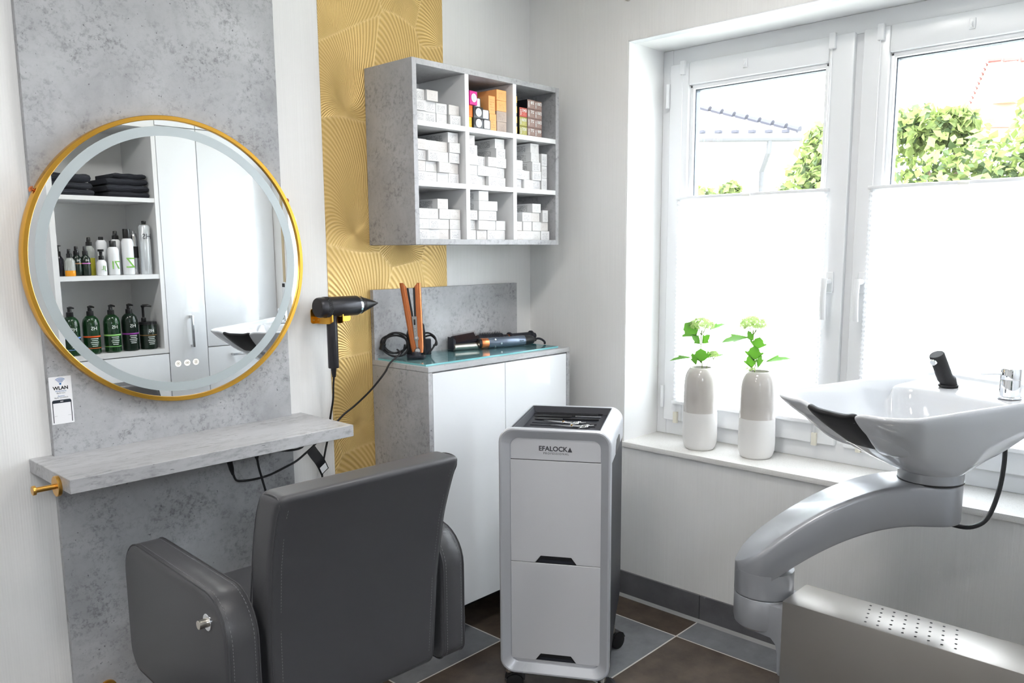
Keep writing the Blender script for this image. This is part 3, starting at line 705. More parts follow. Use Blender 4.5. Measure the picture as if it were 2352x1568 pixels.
MB().lathe([(.0170,0),(.0178,.003),(.0178,.175)], 32).build('handle', GUN, hd)
MB().lathe([(.0085,-.001),(.0088,-.006),(.0062,-.030),(.0055,-.031)], 20).build('strain_relief', RUBBER, hd)
MB().tube(cr([(0,0,-.028),(0,.006,-.06),(.002,.014,-.11),(.0,.030,-.17),(-.006,.040,-.24),(-.020,.040,-.29),(-.036,.040,-.36),(-.030,.04,-.42),(-.028,.04,-.55)]), .0034, 8).build('cord', RUBBER, hd)

# ================================================================== on the glass plate
GT = gz + .0068
st = thing('hair_straightener', 'copper hair straightener standing in its black charging dock', 'hair straightener', (-.735, -.108, GT), math.atan2(-.64, .766))
# local x = to the right seen from the front, local -y = to the front
MB().prism([(-.034,-.022),(-.026,-.034),(-.008,-.041),(.008,-.041),(.026,-.034),(.034,-.022),(.034,.024),(-.034,.024)], 0, .010, lambda a, b, d: (a, b, d)).build('dock_base', DARKP, st, bevel=.003)
MB().prism([(-.034,.0),(-.034,.075),(-.024,.112),(-.018,.118),(.022,.118),(.030,.108),(.034,.075),(.034,.0)], .006, .024, lambda a, b, d: (a, d, b+.008)).build('dock_back', BLACKP, st, bevel=.003)
MB().lathe([(.018,0),(.016,.010),(.008,.014),(.001,.015)], 24, o=(0,-.022,.009)).build('dock_nose', DARKP, st)
def plate_arm(x0, x1, lean, flip):
    rs = []
    for t in [i/14 for i in range(15)]:
        z = .018 + .248*t; cx = x0 + (x1-x0)*t
        w = .0135 if t > .05 else .0110; d = .0125
        top = 0.0
        sec = []
        for q in [2*PI*i/16 for i in range(16)]:
            c, s_ = math.cos(q), math.sin(q); e = 2.6
            xx = cx + w*math.copysign(abs(c)**(2/e), c); yy = -.010 + d*math.copysign(abs(s_)**(2/e), s_)
            zz = z - (max(0, flip*(xx-cx))/w*.018 if t == 1 else 0)
            sec.append((xx, yy, zz))
        rs.append(sec)
    return MB().rings(rs)
plate_arm(-.004, -.041, 0, 1).build('left_arm', COPAINT, st, smooth=50); plate_arm(.014, .0085, 0, -1).build('right_arm', COPAINT, st, smooth=50)
def heat(x0, x1, o):
    rs = []
    for t in (.42, .93):
        z = .018+.248*t; cx = x0+(x1-x0)*t + o
        rs.append([(cx-.0035,-.021,z),(cx+.0035,-.021,z),(cx+.0035,.001,z),(cx-.0035,.001,z)])
    return MB().rings(rs)
heat(-.004, -.041, .0125).build('heating_plate', BLACKP, st, smooth=0); heat(.014, .0085, -.0125).build('heating_plate', BLACKP, st, smooth=0)
m_ = MB(); m_.prism([(.003,.022),(.0075,.022),(.006,.075),(.004,.148),(-.013,.148),(-.006,.075)], -.0235, -.016, lambda a, b, d: (a, d, b)); m_.build('control_panel', M('grey_panel', srgb(150,148,146), .4, .3), st, smooth=0)
MB().box(-.0068,-.0008,-.0245,-.0232,.118,.138).build('display', BLACKP, st, bevel=.0008)
for z in (.108,.100,.087): MB().lathe([(.0024,0),(.0024,.001)], 12, o=(-.0022,-.0235,z), mat=XZ).build('button', CHROME, st)
MB().lathe([(.0085,0),(.0085,.003)], 20, o=(.0012,-.0232,.070), mat=XZ).build('slide_ring', M('grey_ring', srgb(140,140,140), .4), st); MB().lathe([(.0045,0),(.0045,.006)], 16, o=(.0012,-.0232,.072), mat=XZ).build('slide_switch', CHROME, st)
MB().lathe([(.0105,0),(.0105,.004)], 28, o=(.0048,-.0232,.026), mat=XZ).build('hinge_ring', RUBBER, st); MB().lathe([(.0085,.003),(.0085,.0052),(.002,.0052),(.0018,.0045)], 28, o=(.0048,-.0232,.026), mat=XZ).build('hinge_cap', CHROME, st)
# charger block and coiled cable
cb_ = thing('power_adapter', 'black power adapter block behind the hair straightener', 'adapter', (-.664, -.075, GT), math.atan2(-.64, .766))
MB().box(-.022, .022, -.014, .014, 0, .058).build('body', DARKP, cb_, bevel=.005, seg=3)
MB().tube(cr([(-.02,.016,.07),(.01,.014,.078),(.034,.0,.066),(.040,-.006,.046),(.030,-.010,.028),(.016,-.016,.010),(.01,-.018,.004)]), .0034, 8).build('cord_loop', RUBBER, cb_)
MB().tube(cr([(.0,.016,.064),(.022,.014,.068),(.040,.002,.052),(.042,-.004,.036),(.030,-.010,.034)]), .0034, 8).build('cord_loop', RUBBER, cb_)
cl = thing('coiled_power_cable', 'coiled black power cable behind the hair straightener', 'cable', (-.800, -.058, GT), math.atan2(-.64, .766))
co = MB(); pts = []
for k in range(0, 73):
    a = k*PI/9; R1 = .044+.009*math.sin(k*.231+1); R2 = .037+.007*math.cos(k*.177); pts.append((.008+R1*math.cos(a)+.006*math.sin(k*.083), .007*math.sin(k*.143), .0475+R2*math.sin(a)))
co.tube(cr(pts, 3), .0033, 8); co.build('coil', RUBBER, cl)
MB().tube([(-.040,-.004,.030),(-.034,-.006,.052)], .010, 12).build('cable_tie', RUBBER, cl)
lc = MB(); lc.tube([Vector(p)-Vector((-.80,-.09,GT)) for p in cr([(-.795,-.075,GT+.030),(-.815,-.115,GT+.022),(-.848,-.125,GT+.007),(-.868,-.122,1.012),(-.885,-.118,.985),(-.908,-.11,.956),(-.935,-.09,.918),(-.975,-.06,.872),(-1.015,-.045,.842),(-1.06,-.040,.80),(-1.085,-.040,.76)])], .0034, 8)
lo = lc.build('mains_lead', RUBBER, None); lo.location = (-.80,-.09,GT); tag(lo, 'black mains lead running from the worktop down across the gold wallpaper', 'cable')
# styler barrel
sv = Vector((.270,-.083,0)); an = math.atan2(sv.y, sv.x)
ab = thing('airstyler_handle', 'blue-grey hair styler handle with copper end lying on the glass plate', 'hair styler', (-.417, -.101, GT), an)
RB = .0198
def bl(prof, n=36): return MB().lathe(prof, n, o=(0,0,RB+.0002), mat=XA)
bl([(.0140,.004),(.0140,.0),(.0165,-.001),(RB-.0012,.001),(RB-.0008,.010)]).build('outlet_ring', BLACKP, ab)
bl([(.0125,.0015),(.0125,.003)]).build('outlet_grille', NICKEL, ab, smooth=0)
bl([(RB-.0008,.010),(RB,.011),(RB,.040),(RB-.0004,.041)]).build('copper_band', COPAINT, ab)
bl([(RB-.0004,.041),(RB,.042),(RB,.205),(RB-.0004,.206)]).build('barrel', STEELBLUE, ab)
bl([(RB-.0006,.206),(RB-.0006,.236),(RB-.004,.247),(.0085,.254),(.0070,.262)]).build('filter_cage', BLACKP, ab)
MB().tube(cr([(.256,0,RB),(.272,0,RB+.004),(.288,-.002,RB+.000),(.300,-.006,RB-.010),(.297,-.014,RB-.0165)]), .0045, 10).build('cord', DARKP, ab)
for (x, a) in ((.068, -.75), (.068, .65), (.093, -.12)):
    c = Vector((x, -RB*math.cos(a), RB+RB*math.sin(a))); n_ = Vector((0, -math.cos(a), math.sin(a)))
    MB().tube([c-n_*.001, c+n_*.0030], .0042, 14).build('button', CHROME, ab)
text('brand_lettering', 'dyson', .0085, NAVY, frame((.186, -RB*math.cos(.12)-.0004, RB+.0002+RB*math.sin(.12)), (1,0,0), (0,.12,1)), ab)
# paddle brush head
pb = thing('smoothing_brush', 'dark brush attachment with copper-tipped bristles leaning at the left of the styler', 'brush', (-.455, -.058, GT), -.20)
MB().tube([(-.058,-.024,.0125),(.052,-.030,.0125)], .0122, 18).build('collar', NICKEL, pb)
MB().prism([(-.062,.002),(-.062,.050),(-.050,.040),(-.046,.004)], -.026, .016, lambda a, b, d: (a, d, b)).build('end_plate', DARKP, pb, bevel=.003)
pad = MB(); pad.rings([[(-.05,-.022,.020),(-.05,.010,.050),(-.05,.018,.040),(-.05,-.010,.010)],[(.054,-.022,.030),(.054,.010,.060),(.054,.018,.050),(.054,-.010,.016)]]); pad.build('pad', DARKP, pb, smooth=0)
br = MB(); bt = MB(); nrm = Vector((0,-.68,.73))
for i in range(22):
    for j in range(7):
        t = i/21; u = (j+.5)/7; p = Vector((-.048+.100*t, -.022+.032*u, .020+.010*t+.030*u)); e = p+nrm*.013
        br.add([p+Vector((-.0006,0,0)), p+Vector((.0006,0,0)), e+Vector((.0004,0,0)), e+Vector((-.0004,0,0)), p+Vector((0,.0006,.0006)), e+Vector((0,.0004,.0004))], [(0,1,2,3),(1,4,5,2),(4,0,3,5),(3,2,5)])
        c = e+nrm*.0008; bt.add([c+Vector((.0011,0,0)), c+Vector((-.0011,0,0)), c+Vector((0,.0011,0)), c+Vector((0,-.0011,0)), c+nrm*.0014, c-nrm*.001], [(0,2,4),(2,1,4),(1,3,4),(3,0,4),(2,0,5),(1,2,5),(3,1,5),(0,3,5)])
br.build('bristles', RUBBER, pb, smooth=0)['kind'] = 'stuff'; bt.build('bristle_tips', COPPER, pb, smooth=0)['kind'] = 'stuff'
# round brush
rbk = thing('round_brush', 'black round brush attachment lying behind the styler', 'brush', (-.372, -.052, GT), -.16)
MB().lathe([(.017,.0),(.019,.004),(.019,.118),(.012,.126),(.011,.150)], 28, o=(0,0,.028), mat=XA).build('core', DARKP, rbk)
rbr = MB()
for i in range(26):
    for j in range(16):
        a = 2*PI*(j+.5*(i % 2))/16; x = .008+.104*i/25; d = Vector((0, math.cos(a), math.sin(a))); p = Vector((x,0,.028))+d*.0185; e = p+d*.009
        if e.z < .001: e.z = .001
        rbr.add([p+Vector((-.0007,0,0)), p+Vector((.0007,0,0)), e+Vector((.0004,0,0)), e+Vector((-.0004,0,0)), p+d.cross(Vector((1,0,0)))*.0008, e+d.cross(Vector((1,0,0)))*.0005], [(0,1,2,3),(1,4,5,2),(4,0,3,5),(3,2,5)])
rbr.build('bristles', RUBBER, rbk, smooth=0)['kind'] = 'stuff'
holes = MB()
for i in range(18):
    for j in range(7):
        a = -PI/2 - .9 + 1.2*j/6; x = .010+.100*i/17; c = Vector((x, .0192*math.sin(a), .028+.0192*math.cos(a))); holes.box(c.x-.0012,c.x+.0012,c.y-.0004,c.y+.0004,c.z-.0012,c.z+.0012)
holes.build('vent_holes', CHROME, rbk, smooth=0)['kind'] = 'stuff'
# second attachment
da = thing('airflow_attachment', 'dark styler attachment with copper collar at the right of the worktop', 'attachment', (-.205, -.062, GT), -.18)
MB().lathe([(.013,-.024),(.015,-.020),(.015,0)], 24, o=(0,0,.0225), mat=XA).build('copper_collar', COPAINT, da)
for x in (.0, .112): MB().lathe([(.019,x),(.0222,x+.003),(.0222,x+.009),(.019,x+.012)], 28, o=(0,0,.0225), mat=XA).build('rim', DARKP, da)
MB().lathe([(.0165,.010),(.0165,.114)], 28, o=(0,0,.0225), mat=XA).build('tube', DARKP, da)
MB().lathe([(.012,.124),(.012,.138),(.008,.140)], 24, o=(0,0,.0225), mat=XA).build('end_cap', DARKP, da)

# ================================================================== cables under the shelf
def lead(name, label, plug, pts, loc):
    t = thing(name, label, 'cable', loc); O = Vector(loc)
    if plug:
        a, b = (Vector(p)-O for p in plug)
        MB().tube([a, a.lerp(b,.35), a.lerp(b,.4), a.lerp(b,.8), b], [.011,.0115,.009,.0075,.004], 12).build('plug', RUBBER, t)
    MB().tube([Vector(p)-O for p in cr(pts)], .0036, 8).build('cord', RUBBER, t)
    return t
tl = lead('mains_cable', 'black power cord looping below the shelf to a hanging tag', ((-1.475,-.10,.829),(-1.456,-.10,.735)),
     [(-1.456,-.10,.737),(-1.446,-.10,.716),(-1.422,-.10,.709),(-1.38,-.10,.706),(-1.334,-.10,.709),(-1.28,-.10,.722),(-1.239,-.10,.734),(-1.205,-.10,.752),(-1.172,-.10,.772),(-1.150,-.10,.795),(-1.140,-.10,.829)], (-1.30,-.10,.74))
lead('mains_cable', 'black power cord dropping straight from the shelf behind the chair', ((-1.388,-.115,.829),(-1.383,-.115,.772)), [(-1.383,-.115,.775),(-1.378,-.115,.742),(-1.368,-.115,.70),(-1.357,-.115,.65),(-1.345,-.115,.56)], (-1.37,-.115,.70))
lead('mains_cable', 'short black cord loop tucked under the shelf near the gold wallpaper', None, [(-1.335,-.10,.826),(-1.30,-.10,.786),(-1.277,-.10,.776),(-1.24,-.10,.772),(-1.215,-.10,.776),(-1.205,-.10,.792),(-1.212,-.10,.822)], (-1.25,-.10,.80))
tg_ = thing('cable_tag', 'black warning tag hanging on the cord below the shelf', 'tag', (-1.180,-.104,.757))
m_ = MB(); cpts = cr([(-.006,.0,.008),(.004,-.004,-.010),(.022,-.010,-.040),(.042,-.004,-.078)], 5); nd = Vector((.83,0,.55))
rs = []
for p in cpts:
    a = p - nd*.018; b = p + nd*.018; rs.append([a, b, b+Vector((0,.0008,0)), a+Vector((0,.0008,0))])
m_.rings(rs); m_.build('strip', BLACKP, tg_, smooth=0)
c = cpts[-3]; u = (cpts[-1]-cpts[-5]).normalized(); w = nd
lab = [c + u*a + w*b + Vector((0,-.0035,0)) for a, b in ((-.012,-.013),(.012,-.013),(.012,.013),(-.012,.013))]
MB().add(lab + [p+Vector((0,.0006,0)) for p in lab], [(0,1,2,3),(7,6,5,4),(0,4,5,1),(1,5,6,2),(2,6,7,3),(3,7,4,0)]).build('white_sticker', PAPER, tg_, smooth=0)
# ================================================================== trolley
TA = math.atan2(-.8617, .5074)
tr = thing('salon_trolley', 'silver rolling salon trolley with two drawers and black top tray', 'trolley', (-.790, -.802, 0), TA)
W2, ZB, ZT, DP = .1725, .072, .865, .392
def prof(off=0.0, r=.045, n=7, zb=ZB):
    w = 2*(W2-off); h = ZT-zb-2*off
    return rrect(w, h, max(r-off*.8, .012), n, .0005, (ZT+zb)/2)
bz = MB(); n_ = len(prof())
bz.rings([[(a, .020, b) for a, b in prof(0)], [(a, .004, b) for a, b in prof(0)], [(a, .0005, b) for a, b in prof(.0035)], [(a, .001, b) for a, b in prof(.008)], [(a, .016, b) for a, b in prof(.0315, .052)], [(a, .021, b) for a, b in prof(.034, .052)]], False, False)
bz.build('bezel', SILVER, tr, smooth=22)
MB().prism(rrect(.282, .745, .012, 4, .0025, .4725), .0215, .030, lambda a, b, d: (a, d, b)).build('fascia', SILVERP, tr, smooth=0)
def drawer(z0, z1):
    x0, x1 = -.1385, .1435; c = .0035
    poly = [(x0,z1),(x0,z0),(c-.065,z0),(c-.048,z0+.0225),(c+.048,z0+.0225),(c+.065,z0),(x1,z0),(x1,z1)]
    d = MB().prism(poly, .0165, .0215, lambda a, b, q: (a, q, b)).build('drawer', SILVERP, tr, smooth=0, bevel=.0006, seg=1)
    MB().prism([(c-.064,z0-.0002),(c-.0475,z0+.0222),(c+.0475,z0+.0222),(c+.064,z0-.0002)], .0195, .0213, lambda a, b, q: (a, q, b)).build('handle_recess', BLACKP, d, smooth=0)
    MB().prism([(c-.058,z0+.001),(c-.048,z0+.010),(c+.048,z0+.010),(c+.058,z0+.001)], .0175, .0195, lambda a, b, q: (a, q, b)).build('handle_lip', DARKP, d, smooth=0)
drawer(.4385, .7635); drawer(.1155, .4365)
MB().box(-.1385,.1435,.0208,.0214,.4362,.4388).build('drawer_gap', BLACKP, tr, smooth=0); MB().box(-.1385,.1435,.0208,.0214,.7632,.7655).build('drawer_gap', BLACKP, tr, smooth=0)
MB().box(-.139,-.1383,.0200,.0216,.115,.764).build('side_gap', BLACKP, tr, smooth=0); MB().box(.1433,.144,.0200,.0216,.115,.764).build('side_gap', BLACKP, tr, smooth=0)
# dark side body, sloping up to the rear castors
body = MB(); rsb = []
for y, zb in ((.031,.085),(.10,.125),(.235,.170),(.330,.180),(.388,.200)):
    rsb.append([(a, y, b) for a, b in rrect(2*W2-.004, .80-zb, .02, 4, .0005, (.80+zb)/2)])
body.rings(rsb); body.build('side_body', DARKP, tr, smooth=40)
# silver hood: two side curves, front and rear bars round the tray
TX, TY0, TY1 = .138, .016, .372
pp = prof()
def hood(sel, y0, y1):
    pts = [p for p in pp if sel(p)]
    return pts
for s in (1, -1):
    arc = [(s*W2+.0005, .766)] + [(s*(W2-.045)+.0005+s*.045*math.cos(a), ZT-.045+.045*math.sin(a)) for a in [PI/2*i/8 for i in range(8)]] + [(s*TX, ZT-.0012)]
    inn = [(a-s*.004, b-.004) for a, b in arc]
    ring = lambda y: [(a, y, b) for a, b in arc] + [(a, y, b) for a, b in reversed(inn)]
    MB().rings([ring(.019), ring(DP)]).build('hood_side', SILVER, tr, smooth=40)
MB().box(-TX, TX, TY1, DP, ZT-.10, ZT).build('hood_bar', SILVER, tr, bevel=.004)
MB().prism([(.13,.768),(.285,.768),(.262,.800),(.240,.806),(.165,.806),(.145,.790)], W2-.002, W2+.0012, lambda a, b, d: (d, a, b)).build('grip_slot', BLACKP, tr, smooth=0)
ty = MB(); a0, a1, b0, b1 = -TX, TX, TY0, TY1; t = .010; zf = .842
ring = lambda i, z: [(a0+i,b0+i,z),(a1-i,b0+i,z),(a1-i,b1-i,z),(a0+i,b1-i,z)]
ty.rings([ring(0,ZT-.001), ring(.004,ZT-.0015), ring(.016,zf), ring(.020,zf)], False, True); tray = ty.build('tray', DARKP, tr, smooth=30, fix=False)
rg = MB()
for k in range(9):
    y = .052 + .034*k
    if k % 3 == 2: continue
    for dy in (0, .010): rg.box(-.105, .105, y+dy, y+dy+.004, zf, zf+.0018)
rg.build('tray_rib', DARKP, tray, bevel=.0006, seg=1)
text('brand_lettering', 'EFALOCK', .0205, INK, frame((-.0065, .0211, .8005), (1,0,0), (0,0,1)), tr, bold=.0005)
MB().prism([(.0385,.7930),(.0525,.7930),(.0455,.8080)], .0208, .0213, lambda a, b, d: (a, d, b)).build('triangle_logo', INK, tr, smooth=0)
text('brand_lettering', 'PROFESSIONAL', .0090, INK, frame((.003, .0211, .7862), (1,0,0), (0,0,1)), tr, sp=1.35)
def castor(x, y, ang):
    t = MB().tube([(x,y,.060),(x,y,.088)], .011, 16).build('castor', NICKEL, tr)
    c, s_ = math.cos(ang), math.sin(ang); R = .029; ox, oy = x+c*.018, y+s_*.018
    for d in (-.013, .013):
        px, py = ox - s_*d, oy + c*d
        w = MB(); A = Vector((-s_, c, 0)); B = Vector((c, s_, 0))
        rs = []
        for k_, r in ((-.008, .023), (-.006, R-.001), (.006, R-.001), (.008, .023)):
            rs.append([Vector((px, py, R+.0003)) + A*k_ + (B*math.cos(q) + Vector((0,0,1))*math.sin(q))*r for q in [2*PI*i/24 for i in range(24)]])
        w.rings(rs); w.build('wheel', RUBBER, t)
    h = MB(); pts = [Vector((ox, oy, R)) + B*(.034*math.cos(q)) + Vector((0,0,.034*math.sin(q))) for q in [math.radians(v) for v in (15,45,75,105,135,160)]]
    A = Vector((-s_, c, 0)); h.rings([[p-A*.017, p+A*.017, p+A*.017+Vector((0,0,-.004)), p-A*.017+Vector((0,0,-.004))] for p in pts]); h.build('wheel_fork', BLACKP, t, smooth=0)
castor(-.150, .030, .2); castor(.150, .030, .5); castor(.145, .362, .9); castor(-.145, .362, 2.2)
# combs and scissors in the tray
def local(x, y, z=zf+.0022): c, s_ = math.cos(TA), math.sin(TA); return (-.790+c*x-s_*y, -.802+s_*x+c*y, z)
def comb(label, x0, x1, xt, y, rz, wide, zlift=0.0):
    L0 = x1-x0; o = thing('comb', label, 'comb', local(x0, y, zf+.0022+zlift), TA+rz, group='combs in the trolley tray')
    sp_ = MB(); tl_ = xt-x0
    sp_.prism([(0,0),(tl_,0),(tl_+.006,-.002),(tl_+.012,-.0035),(L0,-.003),(L0,.003),(tl_+.012,.0050),(tl_+.006,.006),(0,.006)] if True else [], 0, .0032, lambda a, b, d: (a, b, d)); sp_.build('spine', BLACKP, o, smooth=0)
    te = MB(); k = int(tl_/.0021)
    for i in range(k): te.box(i*.0021, i*.0021+.0012, -wide, .001, .0004, .0026)
    te.build('teeth', BLACKP, o, smooth=0)['kind'] = 'stuff'; return o
comb('black cutting comb lying furthest back in the trolley tray', -.122, .104, .096, .338, .02, .020)
comb('black tail comb with steel pin in the middle of the trolley tray', -.114, .018, .010, .300, .02, .018)
o = COL.objects[-2] if False else bpy.data.objects['comb.001']; MB().tube([(.13,.001,.0016),(.222,.001,.0016)], .0012, 8).build('steel_pin', CHROME, o)
cm3 = comb('black comb with slotted handle lying nearest the scissors in the tray', -.105, .106, -.012, .252, .03, .017, .0)
def scissors(label, x, y, rz, L0):
    o = thing('scissors', label, 'scissors', local(x, y), TA+rz, group='hairdressing scissors in the trolley tray')
    for s in (1, -1):
        m2 = MB(); m2.prism([(0,0),(L0*.55,s*.0015),(L0*.56,s*.0075),(L0*.50,s*.0070)], .0006+(.0022 if s > 0 else 0), .0024+(.0022 if s > 0 else 0), lambda a, b, d: (a, b, d)); m2.build('blade', CHROME, o, smooth=0)
        pts = cr([(L0*.54,-s*.001,.003),(L0*.66,-s*.004,.003),(L0*.74,-s*.006,.003)], 4); m3 = MB(); m3.tube(pts, [.0034-.0012*i/(len(pts)-1) for i in range(len(pts))], 8); m3.build('shank', CHROME, o)
        c = Vector((L0*.84, -s*.011, .0032)); m4 = MB(); m4.tube([c + Vector((.0125*math.cos(q), .0095*math.sin(q), .002*math.cos(q))) for q in [2*PI*i/20 for i in range(21)]], .0022, 8); m4.build('finger_ring', CHROME, o)
    MB().tube([(L0*.53,0,.004),(L0*.53,0,.0075)], .0036, 12).build('pivot_screw', BRASS, o)
    MB().tube([(L0*.93,.014,.003),(L0*1.05,.018,.0045)], .0020, 8).build('finger_rest', CHROME, o)
    return o
scissors('longer steel scissors lying in the middle of the trolley tray', -.074, .212, -.22, .138); scissors('steel scissors lying at the front edge of the trolley tray', -.036, .150, -.06, .130)

# ================================================================== styling chair
CA = math.radians(-2.2)
ch = thing('styling_chair', 'charcoal leatherette styling chair facing the mirror shelf', 'chair', (-1.527, -.56, 0), CA)
# local: x right, y towards the mirror
def arm(s):
    x0, x1 = (s*.3275, s*.2505); pr = []
    y0, y1, z0, z1, r = -.278, .300, .335, .682, .098
    for cx, cy, a0, rr in ((y1-r, z1-r, 0, r), (y0+r, z1-r, PI/2, r), (y0+.035, z0+.035, PI, .035), (y1-.06, z0+.06, 1.5*PI, .06)):
        for i in range(9): a = a0 + PI/2*i/8; pr.append((cx+rr*math.cos(a), cy+rr*math.sin(a)))
    m2 = MB(); lo, hi = min(x0,x1), max(x0,x1); b = .006
    cyc = (y0+y1)/2; czc = (z0+z1)/2
    def rg_(x, i):
        out = []
        for k in range(len(pr)):
            p, q, w = Vector(pr[k-1]), Vector(pr[k]), Vector(pr[(k+1) % len(pr)])
            t = (w-p).normalized(); nn = Vector((t.y, -t.x)); out.append((x, q.x-nn.x*i, q.y-nn.y*i))
        return out
    m2.rings([rg_(lo, .012), rg_(lo+.0015, .005), rg_(lo+.006, .0), rg_(hi-.006, .0), rg_(hi-.0015, .005), rg_(hi, .012)])
    a = m2.build('armrest', LEATHER, ch, smooth=50)
    for x in (lo+.0045, hi-.0045):
        q = rg_(x, -.0004); MB().tube([Vector(p) for p in q]+[Vector(q[0])], .0014, 6).build('piping', LEATHER, a)
    st_ = MB(); q = [Vector(p) for p in rg_(hi-.014 if s > 0 else lo+.014, -.0002)]; q2 = [Vector(p) for p in rg_(lo+.014 if s > 0 else hi-.014, -.0002)]
    for loop in (q, q2):
        for k in range(len(loop)):
            A, B = loop[k], loop[(k+1) % len(loop)]; n2 = max(1, int((B-A).length/.0075))
            for j in range(n2): st_.tube([A.lerp(B, (j+.15)/n2), A.lerp(B, (j+.72)/n2)], .0007, 4)
    st_.build('stitching', STITCH, a, smooth=0)['kind'] = 'stuff'
    return a
al = arm(-1); ar = arm(1)
kn = MB().lathe([(.0190,0),(.0190,.0022),(.0182,.0028)], 32, o=(-.3275,-.195,.618), mat=MX).build('release_plate', CHROME, al)
MB().lathe([(.0105,.002),(.0105,.003),(.0098,.0035),(.0098,.021),(.0092,.0215)], 28, o=(-.3275,-.195,.618), mat=MX).build('release_button', NICKEL, al)
fl_ = MB().box(.3275,.3280,-.255,-.245,.385,.430).build('brand_flag', BLACKP, ar, smooth=0)
fl_.data.transform(Matrix.Identity(4))
fg = MB().box(.326,.340,-.2625,-.2615,.385,.432).build('sewn_flag', BLACKP, ar, smooth=0)
text('flag_lettering', 'ILA', .0105, WINK, frame((.333,-.2628,.418), (0,0,-1), (1,0,0)), fg, bold=.0003); text('flag_lettering', 'ER', .0115, M('red_thread', srgb(200,40,36), .6), frame((.333,-.2628,.399), (0,0,-1), (1,0,0)), fg, bold=.0002)
# backrest
def yb_(z):
    P = ((.33,-.272),(.60,-.290),(.74,-.314),(.84,-.342),(.915,-.380))
    for (z0,y0),(z1,y1) in zip(P, P[1:]):
        if z <= z1: return y0+(y1-y0)*(z-z0)/(z1-z0)
    return P[-1][1]
def wb_(z): return .456 + .028*min(1, max(0, (z-.35)/.5))
bkm = MB(); rs = []
for z in (.345,.42,.50,.58,.66,.74,.80,.86,.910):
    w = wb_(z); y = yb_(z); rs.append([(-w/2,y,z),(w/2,y,z),(w/2,y+.094,z),(-w/2,y+.094,z)])
bkm.rings(rs); me_ = bkm.mesh('backrest', smooth=0)
bm = bmesh.new(); bm.from_mesh(me_)
es = [e for e in bm.edges if len(e.link_faces) == 2 and e.calc_face_angle(0) > .7]
ev = [e for e in es if abs(e.verts[0].co.z-e.verts[1].co.z) > .02]; eh = [e for e in es if e not in ev]
bmesh.ops.bevel(bm, geom=es, offset=.022, segments=5, profile=.55, affect='EDGES', clamp_overlap=True); bm.to_mesh(me_); bm.free(); me_.shade_smooth(); me_.set_sharp_from_angle(angle=1.0)
bo = link('backrest', me_, LEATHER, ch)
for s in (-1, 1):
    g = MB(); q = [Vector((s*(wb_(z)/2-.0062), yb_(z)+.0058, z)) for z in (.37,.42,.50,.58,.66,.74,.80,.86,.885)]
    w = wb_(.9)/2
    q += [Vector((s*(w-.0062), yb_(.905)+.022, .9045)), Vector((s*(w-.0062), yb_(.905)+.065, .9050)), Vector((s*(w-.0062), yb_(.885)+.088, .885)), Vector((s*(w-.0062), yb_(.8)+.0885, .80)), Vector((s*(w-.0062), yb_(.6)+.0885, .60))]
    q = cr(q, 4); g.tube(q, .0017, 6); g.build('piping', LEATHER, bo)
    st_ = MB()
    for k in range(66):
        z = .385+.0075*k
        st_.tube([(s*(wb_(z)/2-.025), yb_(z)-.0002, z), (s*(wb_(z)/2-.025), yb_(z+.0042)-.0002, z+.0042)], .0007, 4)
    st_.build('stitching', STITCH, bo, smooth=0)['kind'] = 'stuff'
MB().box(-.250,.250,-.22,.285,.415,.520).build('seat', LEATHER, ch, bevel=.03, seg=4)
MB().box(-.245,.245,-.23,.20,.345,.413).build('seat_base', LEATHER, ch, bevel=.01)
MB().lathe([(.045,.30),(.045,.345)], 28).build('mounting_plate', CHROME, ch); MB().lathe([(.026,.02),(.026,.30)], 28).build('pump_column', CHROME, ch)
MB().lathe([(.25,0),(.25,.006),(.24,.012),(.05,.028),(.045,.05)], 56).build('base_disc', CHROME, ch)

# ================================================================== vases with viburnum
def vase(x, y, R, H, zs, label):
    t = thing('vase', label, 'vase', (x, y, .641), group='vases on the window sill')
    lo = [(.050,0.0),(.053,.0015),(.0585,.010),(.0640,.028),(.0655,.055),(.0648,.10),(.0635,zs-.001)]
    hi = [(.0635,zs-.001),(.0630,zs),(.0625,zs+.05),(.0618,.240),(.0608,.262),(.0580,.281),(.0525,.2975),(.0460,.3085),(.0410,.3140),(.0385,.3160),(.0365,.3155),(.0355,.305),(.037,.28)]
    k = R/.0655; kh = H/.316
    MB().lathe([(r*k, z*kh) for r, z in lo], 48, cap=False).build('lower_body', VMATTE, t, smooth=60); MB().lathe([(r*k*(1.02 if z > zs else 1), z*kh) for r, z in hi], 48, cap=False).build('glazed_upper', GREIGE, t, smooth=60)
    MB().lathe([(.049*k,.0002),(.049*k,.0012)], 40).build('foot', M('dark_foot', srgb(90,84,78), .7), t, smooth=0)
    MB().lathe([(.0372*k,.279*kh),(.0372*k,.281*kh)], 32).build('inner_shadow', M('vase_mouth_shade', srgb(70,68,66), .8), t, smooth=0)  # dark disc stands in for the shade inside the vase mouth
vase(.101, -.781, .0650, .314, .146, 'white and greige ceramic vase with flower, nearer the room corner')
vase(.122, -1.003, .0656, .318, .147, 'white and greige ceramic vase with flower, nearer the shampoo basin')
LO = [(0,0),(.10,-.02),(.22,.14),(.42,.30),(.60,.44),(.66,.40),(.62,.30),(.70,.24),(.82,.22),(.88,.14),(1.0,0)]
